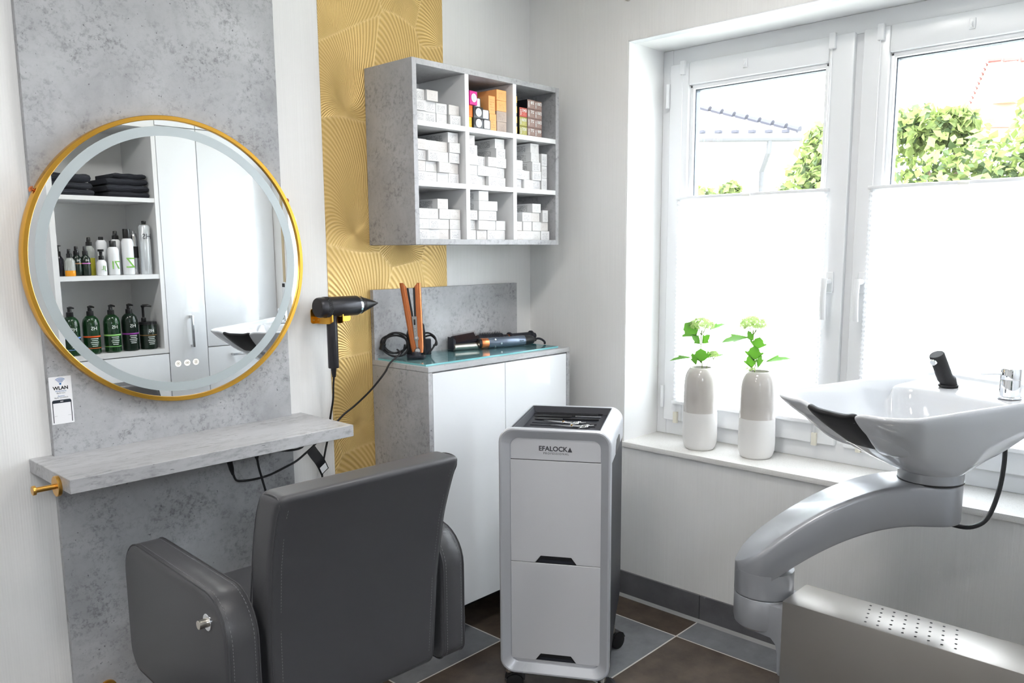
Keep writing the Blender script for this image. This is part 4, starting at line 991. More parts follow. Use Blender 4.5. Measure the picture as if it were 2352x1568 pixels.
def leaf(parent, base, tip, nrm, wid=1.0, curl=.12, mat=LEAF):
    base, tip, nrm = Vector(base), Vector(tip), Vector(nrm); tip = base+(tip-base)*1.18; d = tip-base; L0 = d.length; d.normalize(); sdir = d.cross(nrm).normalized(); n2 = sdir.cross(d).normalized()
    up_ = lambda a, b: base + d*(a*L0) + sdir*(b*L0*wid*1.2) + n2*(L0*(-curl*a*a + .16*abs(b)))
    v = [up_(a, 0) for a in (0,.3,.6,1.0)]; fs = []
    for s in (1, -1):
        o = len(v); v += [up_(a, s*b) for a, b in LO[1:-1]]
        mid = [0,0,0,1,1,2,2,2,2,3,3]
        ring = [0] + [o+i for i in range(len(LO)-2)] + [3]
        poly = ring + [2, 1]
        fs.append(tuple(poly if s > 0 else reversed(poly)))
    m2 = MB().add(v, fs); me = m2.mesh('leaf', smooth=0, fix=False)
    bm = bmesh.new(); bm.from_mesh(me); bmesh.ops.triangulate(bm, faces=bm.faces); bm.to_mesh(me); bm.free(); me.shade_smooth()
    return link('leaf', me, mat, parent)
def bloom(parent, c, rx, rz, n, seed):
    r = random.Random(seed); m2 = MB()
    for i in range(n):
        a = r.uniform(0, 2*PI); u = r.uniform(-.25, 1); k = math.sqrt(max(0, 1-u*u)) if u > 0 else 1.0
        p = Vector((c[0]+rx*k*math.cos(a)*r.uniform(.75,1), c[1]+rx*k*math.sin(a)*r.uniform(.75,1), c[2]+rz*u*r.uniform(.8,1.05)))
        nn = (p-Vector(c)); nn = Vector((nn.x/rx, nn.y/rx, nn.z/rz+.25)).normalized(); s = nn.orthogonal().normalized(); w = nn.cross(s); ro = r.uniform(0, PI)
        R0 = r.uniform(.0042, .0064)
        for q in range(5):
            a1 = ro+2*PI*q/5; e = (s*math.cos(a1)+w*math.sin(a1)); f2 = (s*math.cos(a1+.5)+w*math.sin(a1+.5)); g2 = (s*math.cos(a1-.5)+w*math.sin(a1-.5))
            m2.add([p, p+g2*R0*.7+nn*.001, p+e*R0+nn*.0003, p+f2*R0*.7+nn*.001], [(0,1,2,3)])
    b = m2.build('flower_head', FLOWER, parent, smooth=0, fix=False); b['kind'] = 'stuff'
    sm = MB()
    for q in range(9):
        a = 2*PI*q/9; sm.tube([(c[0], c[1], c[2]-rz*1.25), (c[0]+rx*.55*math.cos(a), c[1]+rx*.55*math.sin(a), c[2]+rz*.1)], .0009, 5)
    sm.build('flower_stalks', STEM, parent)
AV = math.atan2(-.867, .498)
def plant(loc, label): return thing('viburnum_stem', label, 'flower', loc, AV, group='artificial viburnum stems in the vases')
p1 = plant((.101, -.781, .93), 'green viburnum stem with small second bloom in the vase nearer the corner'); Z = .025   # local z of the vase lip
MB().tube(cr([(0,0,-.02),(.002,0,.03),(-.003,0,.075),(-.004,0,.13),(-.003,0,.165)]), .0016, 8).build('stem', STEM, p1)
bloom(p1, (-.003,0,Z+.158), .049, .030, 400, 1)
leaf(p1, (-.016,-.006,Z+.116), (-.056,-.018,Z+.160), (.2,-1,.2), 1.15); leaf(p1, (.018,0,Z+.138), (.072,.012,Z+.166), (-.2,-.4,1), .5); leaf(p1, (-.004,0,Z+.086), (-.030,-.02,Z+.116), (.2,-.8,.6), .75); leaf(p1, (-.002,0,Z+.086), (.020,-.018,Z+.120), (-.2,-.8,.6), .8)
leaf(p1, (-.001,-.02,Z+.016), (-.004,-.030,Z+.064), (0,-1,.25), 1.25); leaf(p1, (-.030,0,Z+.036), (-.108,.01,Z+.030), (0,-.3,1), .42); leaf(p1, (.012,.012,Z+.03), (.045,.03,Z+.055), (0,-.5,1), .8); leaf(p1, (.050,.0,Z+.040), (.076,.004,Z+.050), (0,-.3,1), .5); leaf(p1, (-.018,.004,Z+.002), (-.032,.0,Z+.045), (.3,-1,.1), .5)
MB().tube(cr([(.012,0,-.01),(.022,0,Z+.014),(.036,0,Z+.036)]), .0013, 7).build('stem', STEM, p1); bloom(p1, (.043,0,Z+.048), .020, .015, 130, 5)
p2_ = plant((.122, -1.003, .935), 'green viburnum stem with a single bloom in the vase nearer the basin')
MB().tube(cr([(-.016,0,-.02),(-.014,0,.04),(-.010,0,.085),(-.022,0,.12),(-.024,0,.17)]), .0017, 8).build('stem', STEM, p2_)
bloom(p2_, (-.027,0,Z+.166), .051, .034, 430, 2)
leaf(p2_, (-.030,0,Z+.122), (-.120,-.01,Z+.114), (0,-.4,1), .55); leaf(p2_, (-.026,-.008,Z+.104), (-.040,-.02,Z+.140), (.1,-1,.3), .6); leaf(p2_, (-.014,-.014,Z+.076), (-.004,-.024,Z+.116), (.1,-1,.35), 1.15); leaf(p2_, (-.020,-.018,Z+.034), (-.020,-.03,Z+.084), (-.2,-1,.2), 1.05)
leaf(p2_, (.010,-.008,Z+.030), (.095,.01,Z+.052), (0,-.35,1), .42); leaf(p2_, (-.006,-.02,Z+.008), (.002,-.028,Z+.058), (.3,-1,.1), .45, mat=LEAF); leaf(p2_, (-.024,.0,Z+.004), (-.034,-.012,Z+.05), (-.3,-1,.1), .8)
bloom(p2_, (-.030,-.004,Z+.006), .018, .006, 24, 9)
# ================================================================== shampoo basin on its swivel arm
sb = thing('shampoo_basin', 'white ceramic shampoo basin with black neck rest on a silver swivel arm', 'basin', (-.259, -1.70, .45))
SO = Vector((-.259, -1.70, .45))
BA, BN, BU = Vector((-.534,-1.41,0)), Vector((.910,-.414,0)), Vector((-.414,-.910,0))
def bw_(s, l, z): return BA + BN*s + BU*(l+.13) + Vector((0,0,z)) - SO
NF, NA, NS, NB = 28, 9, 10, 10
def outline(s0, s1, w, rf, rb):
    pts = []
    for i in range(NF): pts.append((s0, -(w-rf) + 2*(w-rf)*i/NF, 'f'))
    for i in range(NA): a = PI/2*i/NA; pts.append((s0+rf-rf*math.cos(a), (w-rf)+rf*math.sin(a), 'c'))
    for i in range(NS): pts.append((s0+rf+(s1-s0-rf-rb)*i/NS, w, 's'))
    for i in range(NA): a = PI/2*i/NA; pts.append((s1-rb+rb*math.sin(a), w-rb+rb*math.cos(a), 'b'))
    for i in range(NB): pts.append((s1, (w-rb)-2*(w-rb)*i/NB, 'b'))
    for i in range(NA): a = PI/2*i/NA; pts.append((s1-rb+rb*math.cos(a), -(w-rb)-rb*math.sin(a), 'b'))
    for i in range(NS): pts.append((s1-rb-(s1-s0-rf-rb)*i/NS, -w, 's'))
    for i in range(NA): a = PI/2*i/NA; pts.append((s0+rf-rf*math.sin(a), -(w-rf)-rf*math.cos(a), 'c'))
    return pts
LN, LW = .022, .082
def notch(l): return math.exp(-abs((l-LN)/LW)**5)
def rimz(s, l): return 1.0 + .020*max(0, s)/.65
def notched(s, l, z, k=.020): return z - k*notch(l)*max(0, 1-max(0,s)/.16)
O_ = outline(0, .65, .232, .10, .055)
NC = (.37, .02); RN_ = .082
grid = []
for e, g in ((1,1),(.93,.96),(.80,.86),(.60,.70),(.40,.50),(.22,.31),(.10,.17),(.03,.07),(0,.02)):
    row = []
    for s, l, k in O_:
        a = math.atan2(l-NC[1], s-NC[0]); cs, cl = NC[0]+RN_*math.cos(a), NC[1]+RN_*math.sin(a)
        ss, ll = s+(cs-s)*e, l+(cl-l)*e; zr = notched(s, l, rimz(s, l)); row.append((ss, ll, zr + (.800-zr)*g))
    grid.append(row)
def inner(o, dz, k=.020): return [(s, l, notched(s, l, rimz(s, l), k)+dz) for s, l, t in o]
grid.append(inner(outline(.004, .646, .228, .097, .052), .003)); grid.append(inner(outline(.012, .638, .220, .090, .046), .003)); grid.append(inner(outline(.017, .633, .215, .086, .043), -.004))
def deep(o, zf_, zs_, zb_):
    out = []
    for s, l, t in o:
        z = {'f': zf_, 'c': zs_, 's': zs_, 'b': zb_}[t]; out.append((s, l, z))
    return out
r3 = deep(outline(.045, .485, .190, .080, .06), .948, .958, .998); 
i2 = inner(outline(.020, .622, .206, .082, .040), -.016)
grid.append([(s, l, (1.001 if O_[i][2] == 'b' else z)) for i, (s, l, z) in enumerate(i2)])
grid.append([(s, l, min(z, grid[-1][i][2]-.002)) for i, (s, l, z) in enumerate(r3)])
grid.append(deep(outline(.060, .474, .180, .080, .06), .935, .940, .988)); grid.append(deep(outline(.11, .455, .150, .08, .06), .895, .885, .900)); grid.append(deep(outline(.17, .43, .115, .07, .06), .866, .862, .866)); grid.append(deep(outline(.29, .37, .038, .037, .037), .856, .856, .856))
bm_ = MB(); bm_.rings([[bw_(*p) for p in row] for row in grid], False, True)
bowl = bm_.build('bowl', CERAM, sb, smooth=180, fix=True)
sm_ = bowl.modifiers.new('smooth', 'SUBSURF'); sm_.levels = 1; sm_.render_levels = 2
MB().lathe([(.030,0),(.030,.003),(.024,.004),(.010,.002)], 28, o=bw_(.33,0,.8565)).build('drain', CHROME, bowl)
# neck rest wrapped over the notch
js = [i for i in range(NF) if notch(O_[i][1]) > .30]; rows = list(range(4, 13))
G = [[bw_(*grid[r][j]) for j in js] for r in rows]; top = []
for a in range(len(rows)):
    ro = []
    for b in range(len(js)):
        du = G[a][min(b+1,len(js)-1)] - G[a][max(b-1,0)]; dv = G[min(a+1,len(rows)-1)][b] - G[max(a-1,0)][b]
        nn = du.cross(dv).normalized()
        s_, l_, z_ = grid[rows[a]][js[b]]; cz = notched(0, l_, 1.0) - .035; nn = (G[a][b] - bw_(.035, l_, cz)).normalized()
        k = .010 if 0 < a < len(rows)-1 and 0 < b < len(js)-1 else .0035
        ro.append(G[a][b] + nn*k)
    top.append(ro)
pv = [p for r in top for p in r] + [p - Vector((-.002,0,.002)) for r in G for p in r]; nj = len(js); nr = len(rows); off = nr*nj; fs = []
for a in range(nr-1):
    for b in range(nj-1):
        q = a*nj+b; fs.append((q, q+1, q+nj+1, q+nj)); fs.append((off+q+nj, off+q+nj+1, off+q+1, off+q))
for b in range(nj-1): fs.append((b+1, b, off+b, off+b+1)); q = (nr-1)*nj+b; fs.append((q, q+1, off+q+1, off+q))
for a in range(nr-1): q = a*nj; fs.append((q, q+nj, off+q+nj, off+q)); q = a*nj+nj-1; fs.append((q+nj, q, off+q, off+q+nj))
nr_ = MB().add(pv, fs).build('neck_rest', RUBBER, sb, smooth=180); q = nr_.modifiers.new('smooth', 'SUBSURF'); q.levels = 1; q.render_levels = 2
L3 = lambda p: Vector(p)-SO
NK = bw_(NC[0], NC[1], 0); NK = Vector((NK.x, NK.y, 0))
MB().lathe([(.082,.775-.45),(.082,.803-.45),(.080,.808-.45)], 48, o=NK).build('collar', ARMP, sb)
MB().lathe([(.0835,.7715-.45),(.0835,.7755-.45)], 48, o=NK).build('collar_gap', BLACKP, sb, smooth=0)
# swivel arm: stadium plan with rising top
P0 = Vector((-.515,-1.353,0)); P1 = NK + SO; P1.z = 0; dv = P1-P0; LA = dv.length; ua = dv.normalized(); ub = Vector((-ua.y, ua.x, 0)); RA = .081
secs = []
ts = [-RA*math.cos(PI/2*i/10) for i in range(10)] + [LA*i/24 for i in range(25)] + [LA+RA*math.sin(PI/2*(i+1)/10) for i in range(10)]
for t in ts:
    hw = RA if 0 <= t <= LA else math.sqrt(max(1e-7, RA*RA - (t*t if t < 0 else (t-LA)**2))); hw = max(hw, .004)
    x = min(max((t+RA)/(LA*.88+RA), 0), 1); zt = .520 + .254*(1-(1-x)**1.85); zb = zt - .112 + .0*x
    zb = max(zb, .468)
    if t > LA-.02: zb = min(zb, .662)
    r = min(.016, hw*.8); c = P0+ua*t - SO; sec = []
    for (w, z) in [(-hw+.004, zb), (-hw, zb+.006), (-hw, zt-r)] + [(-hw+r-r*math.cos(PI/2*i/4), zt-r+r*math.sin(PI/2*i/4)) for i in range(1,5)] + [(hw-r+r*math.sin(PI/2*i/4), zt-r+r*math.cos(PI/2*i/4)) for i in range(4)] + [(hw, zt-r), (hw, zb+.006), (hw-.004, zb)]:
        sec.append(c + ub*w + Vector((0,0,z)))
    secs.append(sec)
MB().rings(secs).build('swivel_arm', ARMP, sb, smooth=50)
MB().lathe([(.078,.432-.45),(.0812,.436-.45),(.0812,.505-.45)], 48, o=L3(P0)+Vector((0,0,.45))).build('pivot_column', ARMP, sb)
# taps
fa = MB(); b0 = L3((-.063,-1.677,1.001)); b1 = L3((-.113,-1.654,1.098)); d = (b1-b0).normalized()
fa.tube([b0, b0+Vector((0,0,.006))], .0265, 28); fa.tube([b0+Vector((0,0,.004)), b0+Vector((-.003,.001,.018)), b0.lerp(b1,.3), b1-d*.003, b1], [.0235,.0222,.0212,.0205,.0185], 28); sp_ = fa.build('spout', RUBBER, sb, smooth=40)
nz0 = b1 - d*.024 - BN*.018; MB().tube([nz0+BN*.006+Vector((0,0,.004)), nz0-BN*.006-Vector((0,0,.003)), nz0-BN*.008-Vector((0,0,.004))], [.0105,.0100,.0085], 20).build('spray_nozzle', CHROME, sp_)
mx = MB(); c = L3((-.148,-1.849,1.0)); mx.lathe([(.029,0),(.029,.004),(.0262,.006),(.0255,.048),(.0252,.050)], 40, o=c); mxo = mx.build('mixer_tap', CHROME, sb)
hd_ = MB(); hd_.lathe([(.0252,.0505),(.0255,.052),(.0255,.078),(.0245,.080)], 40, o=c); hd_.build('mixer_head', CHROME, mxo); MB().tube([c+Vector((-.020,.018,.066)), c+Vector((-.038,.042,.066)), c+Vector((-.050,.058,.064))], [.0042,.0036,.0034], 12).build('mixer_lever', CHROME, mxo)
MB().tube([L3(p) for p in cr([(-.262,-1.735,.668),(-.245,-1.765,.652),(-.215,-1.80,.648),(-.170,-1.825,.667),(-.115,-1.835,.728),(-.075,-1.835,.80),(-.050,-1.828,.868),(-.045,-1.82,.925)])], .0062, 12).build('hose', RUBBER, sb)
# steel console
wc = thing('wash_console', 'brushed steel wash unit console with drilled holes in its top', 'console', (-.507, -1.78, 0))
MB().box(-.077,.077,-.345,.339,0,.45).build('casing', STEEL, wc, bevel=.0025, seg=2)
ho = MB()
for i in range(8):
    for j in range(5):
        ho.lathe([(.0032,.4502),(.0032,.4506)], 10, o=(-.052+.0265*j, .128-.0300*i+.006*j, 0))
ho.build('drilled_holes', BLACK, wc, smooth=0)['kind'] = 'stuff'
bk_ = MB(); c = P0 - Vector((-.507,-1.78,0))
bk_.lathe([(.066,.335),(.078,.345),(.081,.360),(.081,.428),(.079,.431)], 48, o=c); bk_.build('pivot_base', ARMP, wc)
arm_ = MB()
pf = [(c.y+.02,.425),(c.y+.02,.335),(.372,.330),(.358,.316),(.352,.29),(.350,.235),(.346,.228),(.3395,.228),(.3395,.425)]
arm_.prism(pf, -.072, .072, lambda a, b, d: (d, a, b)); arm_.build('mounting_bracket', ARMP, wc, bevel=.004)

# ================================================================== cabinets opposite the mirror
YF, YB_ = -2.15, -2.555
os_ = thing('open_shelf_cabinet', 'white built-in cabinet with open shelves of towels and hair products', 'cabinet', (-.95, -2.35, 0))
def oc(root, name, b, mat=WLAM, **k):
    m2 = MB().box(*b); O = Vector(root.location); m2.v = [tuple(Vector(p)-O) for p in m2.v]; return m2.build(name, mat, root, **k)
oc(os_, 'side_panel', (-1.224,-1.197,YB_,YF,0,2.09)); oc(os_, 'side_panel', (-.700,-.678,YB_,YF,.853,2.05)); oc(os_, 'back_panel', (-1.197,-.700,YB_,YB_+.008,.853,2.05), WLAMG)
oc(os_, 'top_panel', (-1.197,-.678,YB_,YF,2.05,2.09)); oc(os_, 'shelf', (-1.197,-.700,YB_+.008,YF-.004,1.663,1.685)); oc(os_, 'shelf', (-1.197,-.700,YB_+.008,YF-.004,1.259,1.283)); oc(os_, 'shelf', (-1.197,-.700,YB_+.008,YF,.853,.878))
oc(os_, 'lower_carcass', (-1.197,-.678,YB_,YF-.022,.08,.852)); oc(os_, 'door', (-1.196,-.679,YF-.020,YF-.001,.10,.848), WGLOSS, bevel=.001)
nc = thing('narrow_cupboard', 'narrow white gloss cupboard with upright bar handle opposite the mirror', 'cabinet', (-.565, -2.35, 0))
oc(nc, 'carcass', (-.677,-.454,YB_,YF-.022,.02,2.09)); oc(nc, 'door', (-.6745,-.4565,YF-.020,YF,.10,2.064), WGLOSS, bevel=.001)
BAR = M('satin_chrome', (.62,.63,.65), .22, 1.0)
hb = MB(); hx, hz0, hz1 = -.548+.565, .875, 1.052; hb.box(hx-.006,hx+.006,YF+2.35+.022,YF+2.35+.034,hz0,hz1).box(hx-.006,hx+.006,YF+2.35,YF+2.35+.023,hz0,hz0+.012).box(hx-.006,hx+.006,YF+2.35,YF+2.35+.023,hz1-.012,hz1); hb.build('handle', BAR, nc, bevel=.001)
oc(nc, 'top_door', (-.6745,-.4565,YF-.020,YF,2.068,2.11), WGLOSS)
wc2 = thing('wide_cupboard', 'wide white gloss cupboard with drawer below beside the window wall', 'cabinet', (-.228, -2.35, 0))
oc(wc2, 'carcass', (-.453,-.003,YB_,YF-.022,.02,2.09)); oc(wc2, 'door', (-.4515,-.004,YF-.020,YF,.8665,2.064), WGLOSS, bevel=.001); oc(wc2, 'drawer', (-.4515,-.004,YF-.020,YF,.10,.8615), WGLOSS, bevel=.001); oc(wc2, 'top_door', (-.4515,-.004,YF-.020,YF,2.068,2.11), WGLOSS)
hb = MB(); hb.box(-.090,.110,YF+2.35+.022,YF+2.35+.034,.805,.817).box(-.090,-.078,YF+2.35,YF+2.35+.023,.805,.817).box(.098,.110,YF+2.35,YF+2.35+.023,.805,.817); hb.build('handle', BAR, wc2, bevel=.001)
# bottles
GRN = M('green_bottle_plastic', (.006,.034,.010), .12, coat=.4); DGR = M('dark_green_bottle', (.008,.018,.012), .15); BLK2 = M('black_cap', (.012,.012,.013), .3); WBT = M('white_bottle', (.82,.83,.85), .25); CLR = M('clear_bottle', (.75,.78,.74), .08, trans=.6); YLQ = M('yellow_oil', srgb(196,190,60), .15); OLQ = M('orange_oil', srgb(240,160,40), .15); SLV = M('silver_can', (.55,.55,.56), .25, 1.0); GLB = M('green_print', srgb(120,180,70), .5)
def band(c): return M('band', c, .4)
TXT = printed('bottle_small_print', (.010,.03,.014,1), (.6,.62,.6,1), 11.0, .45)
def lines(parent, r, z0, z1, n, w, mat):
    m2 = MB()
    for i in range(n):
        z = z0 + (z1-z0)*i/(n-1); ww = w*(.7+.3*((i*7) % 5)/4); k = 6
        v = []
        for j in range(k+1):
            a = PI/2 + ww*(j/k-.5)/r; v += [(( r+.0004)*math.cos(a), (r+.0004)*math.sin(a), z), ((r+.0004)*math.cos(a), (r+.0004)*math.sin(a), z+.0032)]
        m2.add(v, [(2*j, 2*j+2, 2*j+3, 2*j+1) for j in range(k)])
    return m2.build('small_print', mat, parent, smooth=0, fix=False)
def logo(parent, r, z, size, mat): return text('brand_lettering', 'HS', size, mat, frame((0, r+.0008, z), (-1,0,0), (0,0,1)), parent)
def big(x, y, col, label, two=True, body=GRN):
    t = thing('pump_bottle', label, 'bottle', (x, y, .8783), group='green pump bottles on the bottom shelf')
    MB().lathe([(.036,0),(.0405,.003),(.0412,.008),(.0412,.150),(.040,.165),(.035,.182),(.025,.194),(.0165,.200)], 36).build('body', body, t, smooth=50)
    MB().lathe([(.0165,.198),(.0172,.200),(.0165,.222),(.0100,.224),(.0095,.240),(.0110,.241),(.0110,.248),(.006,.249)], 24).build('pump', BLK2, t); MB().tube([(0,0,.245),(.004,.012,.246),(.010,.030,.243)], [.007,.006,.004], 10).build('pump_spout', BLK2, t)
    MB().lathe([(.0414,.088),(.0417,.0885),(.0417,.0955),(.0414,.096)], 36, cap=False).build('label_band', band(col), t)
    if two: MB().lathe([(.0414,.031),(.0416,.0312),(.0416,.0332),(.0414,.0335)], 36, cap=False).build('label_band', band(col), t)
    logo(t, .0412, .134, .026, WINK); lines(t, .0412, .042, .080, 5, .040, WINK)
big(-1.145,-2.215, srgb(120,160,230), 'green pump bottle with light blue band at the left end of the bottom shelf'); big(-1.048,-2.215, srgb(230,90,30), 'green pump bottle with orange band on the bottom shelf'); big(-.945,-2.215, srgb(150,210,120), 'green pump bottle with pale green band on the bottom shelf'); big(-.852,-2.215, srgb(140,50,150), 'dark pump bottle with purple band on the bottom shelf', False, DGR)
t = thing('pump_jar', 'squat dark green jar with tall pump at the right end of the bottom shelf', 'jar', (-.757, -2.215, .8783))
MB().lathe([(.040,0),(.044,.004),(.044,.128),(.042,.134)], 36).build('body', DGR, t); MB().lathe([(.046,.1345),(.046,.146),(.044,.148)], 36).build('lid', BLK2, t); MB().lathe([(.044,.074),(.0444,.0745),(.0444,.079),(.044,.0795)], 36, cap=False).build('label_band', band(srgb(120,90,50)), t)
MB().lathe([(.012,.148),(.013,.150),(.012,.170),(.0065,.172),(.0065,.225),(.010,.230),(.010,.238),(.005,.240)], 20, o=(-.020,0,0)).build('pump', BLK2, t); MB().tube([(-.020,0,.236),(-.005,.02,.238),(.012,.034,.232)], [.008,.007,.004], 10).build('pump_spout', BLK2, t); logo(t, .044, .100, .024, WINK); lines(t, .044, .028, .066, 5, .04, WINK)
def small(name, x, y, label, parts, logo_=None):
    t = thing(name, label, 'bottle', (x, y, 1.2833), group='styling products on the middle shelf')
    for nm, mat, pr in parts: MB().lathe(pr, 28).build(nm, mat, t, smooth=50)
    if logo_: text('brand_lettering', logo_[0], logo_[1], logo_[3], frame((0, logo_[4]+.0007, logo_[2]), (-1,0,0), (0,0,1)), t)
    return t
def sprayer(z, r=.014): return ('spray_head', BLK2, [(r,z),(r*1.05,z+.002),(r,z+.020),(r*.72,z+.022),(r*.62,z+.042),(r*.5,z+.044)])
small('pump_bottle', -1.170,-2.235, 'small dark pump bottle at the left end of the middle shelf', [('body', M('smoke_bottle',(.02,.02,.028),.15), [(.022,0),(.024,.003),(.024,.085),(.012,.104)]), ('pump', BLK2, [(.013,.103),(.013,.124),(.006,.126),(.006,.148),(.016,.150),(.016,.155)])])
small('spray_bottle', -1.128,-2.205, 'small clear spray bottle with orange oil on the middle shelf', [('oil', OLQ, [(.023,0),(.0245,.002),(.0245,.028)]), ('body', CLR, [(.0246,.028),(.0246,.076),(.014,.092)]), sprayer(.092,.013)])
for i, (x, lb) in enumerate(((-1.088,'first'),(-1.046,'second'))): small('spray_bottle', x,-2.222, f'small dark green spray bottle, {lb} of the pair on the middle shelf', [('body', DGR, [(.021,0),(.023,.003),(.023,.088),(.012,.106)]), ('label_band', band(srgb(200,120,190) if i else srgb(150,110,70)), [(.0232,.060),(.0234,.0605),(.0234,.065),(.0232,.0655)]), sprayer(.106,.013)], ('HS', .014, .078, WINK, .023))
small('spray_bottle', -1.010,-2.262, 'tall clear spray bottle with yellow oil on the middle shelf', [('oil', YLQ, [(.023,0),(.025,.003),(.025,.090)]), ('body', CLR, [(.0251,.090),(.0251,.134),(.014,.152)]), sprayer(.152,.0145)])
small('pump_bottle', -.975,-2.205, 'short white bottle with black nozzle on the middle shelf', [('body', WBT, [(.022,0),(.0245,.004),(.0235,.064),(.018,.076),(.012,.080)]), ('nozzle', BLK2, [(.012,.080),(.013,.082),(.012,.100),(.008,.102),(.008,.122),(.015,.123),(.015,.134)])], ('JL', .030, .038, GLB, .0245))
small('spray_can', -.944,-2.275, 'white aerosol can behind the other products on the middle shelf', [('body', WBT, [(.024,0),(.026,.003),(.026,.168),(.018,.182)]), ('cap', BLK2, [(.012,.182),(.012,.198),(.010,.199)])])
small('lotion_bottle', -.912,-2.208, 'medium white bottle with green print and black cap on the middle shelf', [('body', WBT, [(.024,0),(.0275,.004),(.027,.128),(.022,.142),(.017,.146)]), ('cap', BLK2, [(.0165,.146),(.0165,.176),(.0155,.177)])], ('7I', .060, .050, GLB, .0275))
small('spray_bottle', -.872,-2.270, 'white spray bottle with black sprayer behind on the middle shelf', [('body', WBT, [(.024,0),(.0265,.004),(.0265,.172),(.016,.186)]), sprayer(.186,.016)])
small('lotion_bottle', -.836,-2.212, 'tall white bottle with green print and wide black cap on the middle shelf', [('body', WBT, [(.026,0),(.0295,.004),(.029,.172),(.024,.186),(.019,.190)]), ('cap', BLK2, [(.0188,.190),(.0188,.238),(.0178,.240)])], ('Z', .075, .060, GLB, .0295))
small('spray_can', -.788,-2.250, 'slim silver aerosol can on the middle shelf', [('body', SLV, [(.021,0),(.0225,.003),(.0225,.198),(.018,.216),(.012,.220)]), ('valve', SLV, [(.009,.220),(.009,.232),(.007,.233)]), ('label_band', BLK2, [(.0226,.088),(.0228,.089),(.0228,.148),(.0226,.149)])])
small('spray_can', -.742,-2.212, 'large white hairspray can at the right end of the middle shelf', [('body', M('pearl_can',(.68,.71,.73),.2,.3), [(.027,0),(.0290,.003),(.0290,.252),(.022,.262)]), ('valve_cone', NICKEL, [(.028,.2525),(.016,.266),(.013,.267)]), ('spray_head', BLK2, [(.011,.267),(.012,.282),(.009,.284)])], ('SH'[::-1], .040, .200, INK, .029))
# towels
TOW = M('charcoal_towelling', srgb(50,52,60), .95, bump=(900.0,.5))
def towel(x0, x1, z, h, dy, label):
    o = thing('folded_towel', label, 'towel', ((x0+x1)/2, -2.33, z), group='folded towels on the top shelf'); w = (x1-x0)/2; rs = []
    for i in range(13):
        x = -w + 2*w*i/12; e = .72 if i in (0, 12) else (.95 if i in (1, 11) else 1); sag = .004*math.sin(i*1.3)
        rs.append([(x, .12+dy, h*.5+h*.5*e*.9+sag*.4), (x, .135+dy, h*.5+sag*.3), (x, .12+dy, h*.5-h*.5*e), (x, -.13, h*.5-h*.5*e), (x, -.13, h*.5+h*.5*e)])
    m2 = MB().rings(rs); b = m2.build('fold', TOW, o, smooth=70)
    for k in (.33, .66): MB().tube([(-w*.96, .1335+dy-.003*abs(k-.5)*8, h*k), (w*.96, .1335+dy-.003*abs(k-.5)*8, h*k+.001)], .0016, 6).build('fold_edge', TOW, o)
for i, (x0, x1, h) in enumerate(((-1.190,-.985,.034),(-1.190,-.992,.034),(-1.188,-.995,.044))): towel(x0, x1, 1.6853+(0,.0343,.0686)[i], h, -.004*i, f'folded charcoal towel, {("bottom","middle","top")[i]} of the left stack on the top shelf')
for i, (x0, x1, h) in enumerate(((-.915,-.706,.030),(-.920,-.706,.036),(-.918,-.708,.034),(-.880,-.712,.026))): towel(x0, x1, 1.6853+(0,.0303,.0666,.1009)[i], h, -.004*i, f'folded charcoal towel, {("bottom","second","third","top")[i]} of the right stack on the top shelf')

# ================================================================== outside the window
struct('ground_outside', MB().box(.3, 60, -30, 40, -.5, -.3), M('pale_paving', (.45,.46,.40), .9), 'sunlit ground outside the window')
OWALL = M('house_render', (.72,.70,.66), .9); OROOF = M('grey_roof_tile', (.26,.26,.28), .8); OROOFR = M('red_roof_tile', (.45,.16,.11), .8); ODARK = M('dark_tile_edge', (.030,.031,.040), .8); ORED = M('red_tile_edge', (.15,.065,.060), .8); OGUT = M('zinc_gutter', (.060,.061,.064), .8)
E1, E2 = Vector((10.1,5.3,3.4)), Vector((11.4,3.9,3.4)); ed = (E2-E1).normalized(); inn = Vector((-ed.y, ed.x, 0));
if inn.x < 0: inn = -inn
h1 = thing('neighbour_house', 'pale neighbouring house with grey hipped roof beyond the window', 'house', (12.5, 7, -.3))
HO = Vector(h1.location); S1 = E1 - ed*8; hw_ = lambda p: Vector(p)-HO
q0, q1 = S1+inn*.4, E2+inn*.4-ed*.4; b = MB(); pts = [q0, q1, q1+inn*7, q0+inn*7]
b.add([hw_((p.x,p.y,-.3)) for p in pts]+[hw_((p.x,p.y,3.35)) for p in pts], [(0,1,5,4),(1,2,6,5),(2,3,7,6),(3,0,4,7),(4,5,6,7)]); b.build('wall', OWALL, h1, smooth=0)
rid = E2 + inn*4 - ed*4 + Vector((0,0,1.75)); rid0 = S1 + inn*4 + Vector((0,0,1.75)); c2 = E2+inn*8
rf = MB(); rf.add([hw_(p) for p in (S1, E2, c2, rid, rid0, S1+inn*8)] + [hw_(p-Vector((0,0,.12))) for p in (S1, E2, c2, rid, rid0, S1+inn*8)], [(0,1,3,4),(1,2,3),(2,5,4,3),(6,10,9,7),(7,9,8),(8,9,10,11),(0,6,7,1),(1,7,8,2)]); ro = rf.build('roof', OROOF, h1, smooth=0)
for i in range(22):
    a = E2.lerp(rid, (i+.08)/22); c = E2.lerp(rid, (i+.86)/22); MB().tube([hw_(a+Vector((0,0,.02))), hw_(c+Vector((0,0,.03)))], [.075,.06], 8).build('ridge_tile', ODARK, ro)
for i in range(34):
    a = S1.lerp(E2, (i+.1)/34); MB().box(-.05,.05,-.05,.05,-.03,.02).build('eave_tile', ODARK, ro, smooth=0).location = hw_(a+Vector((0,0,.01)))
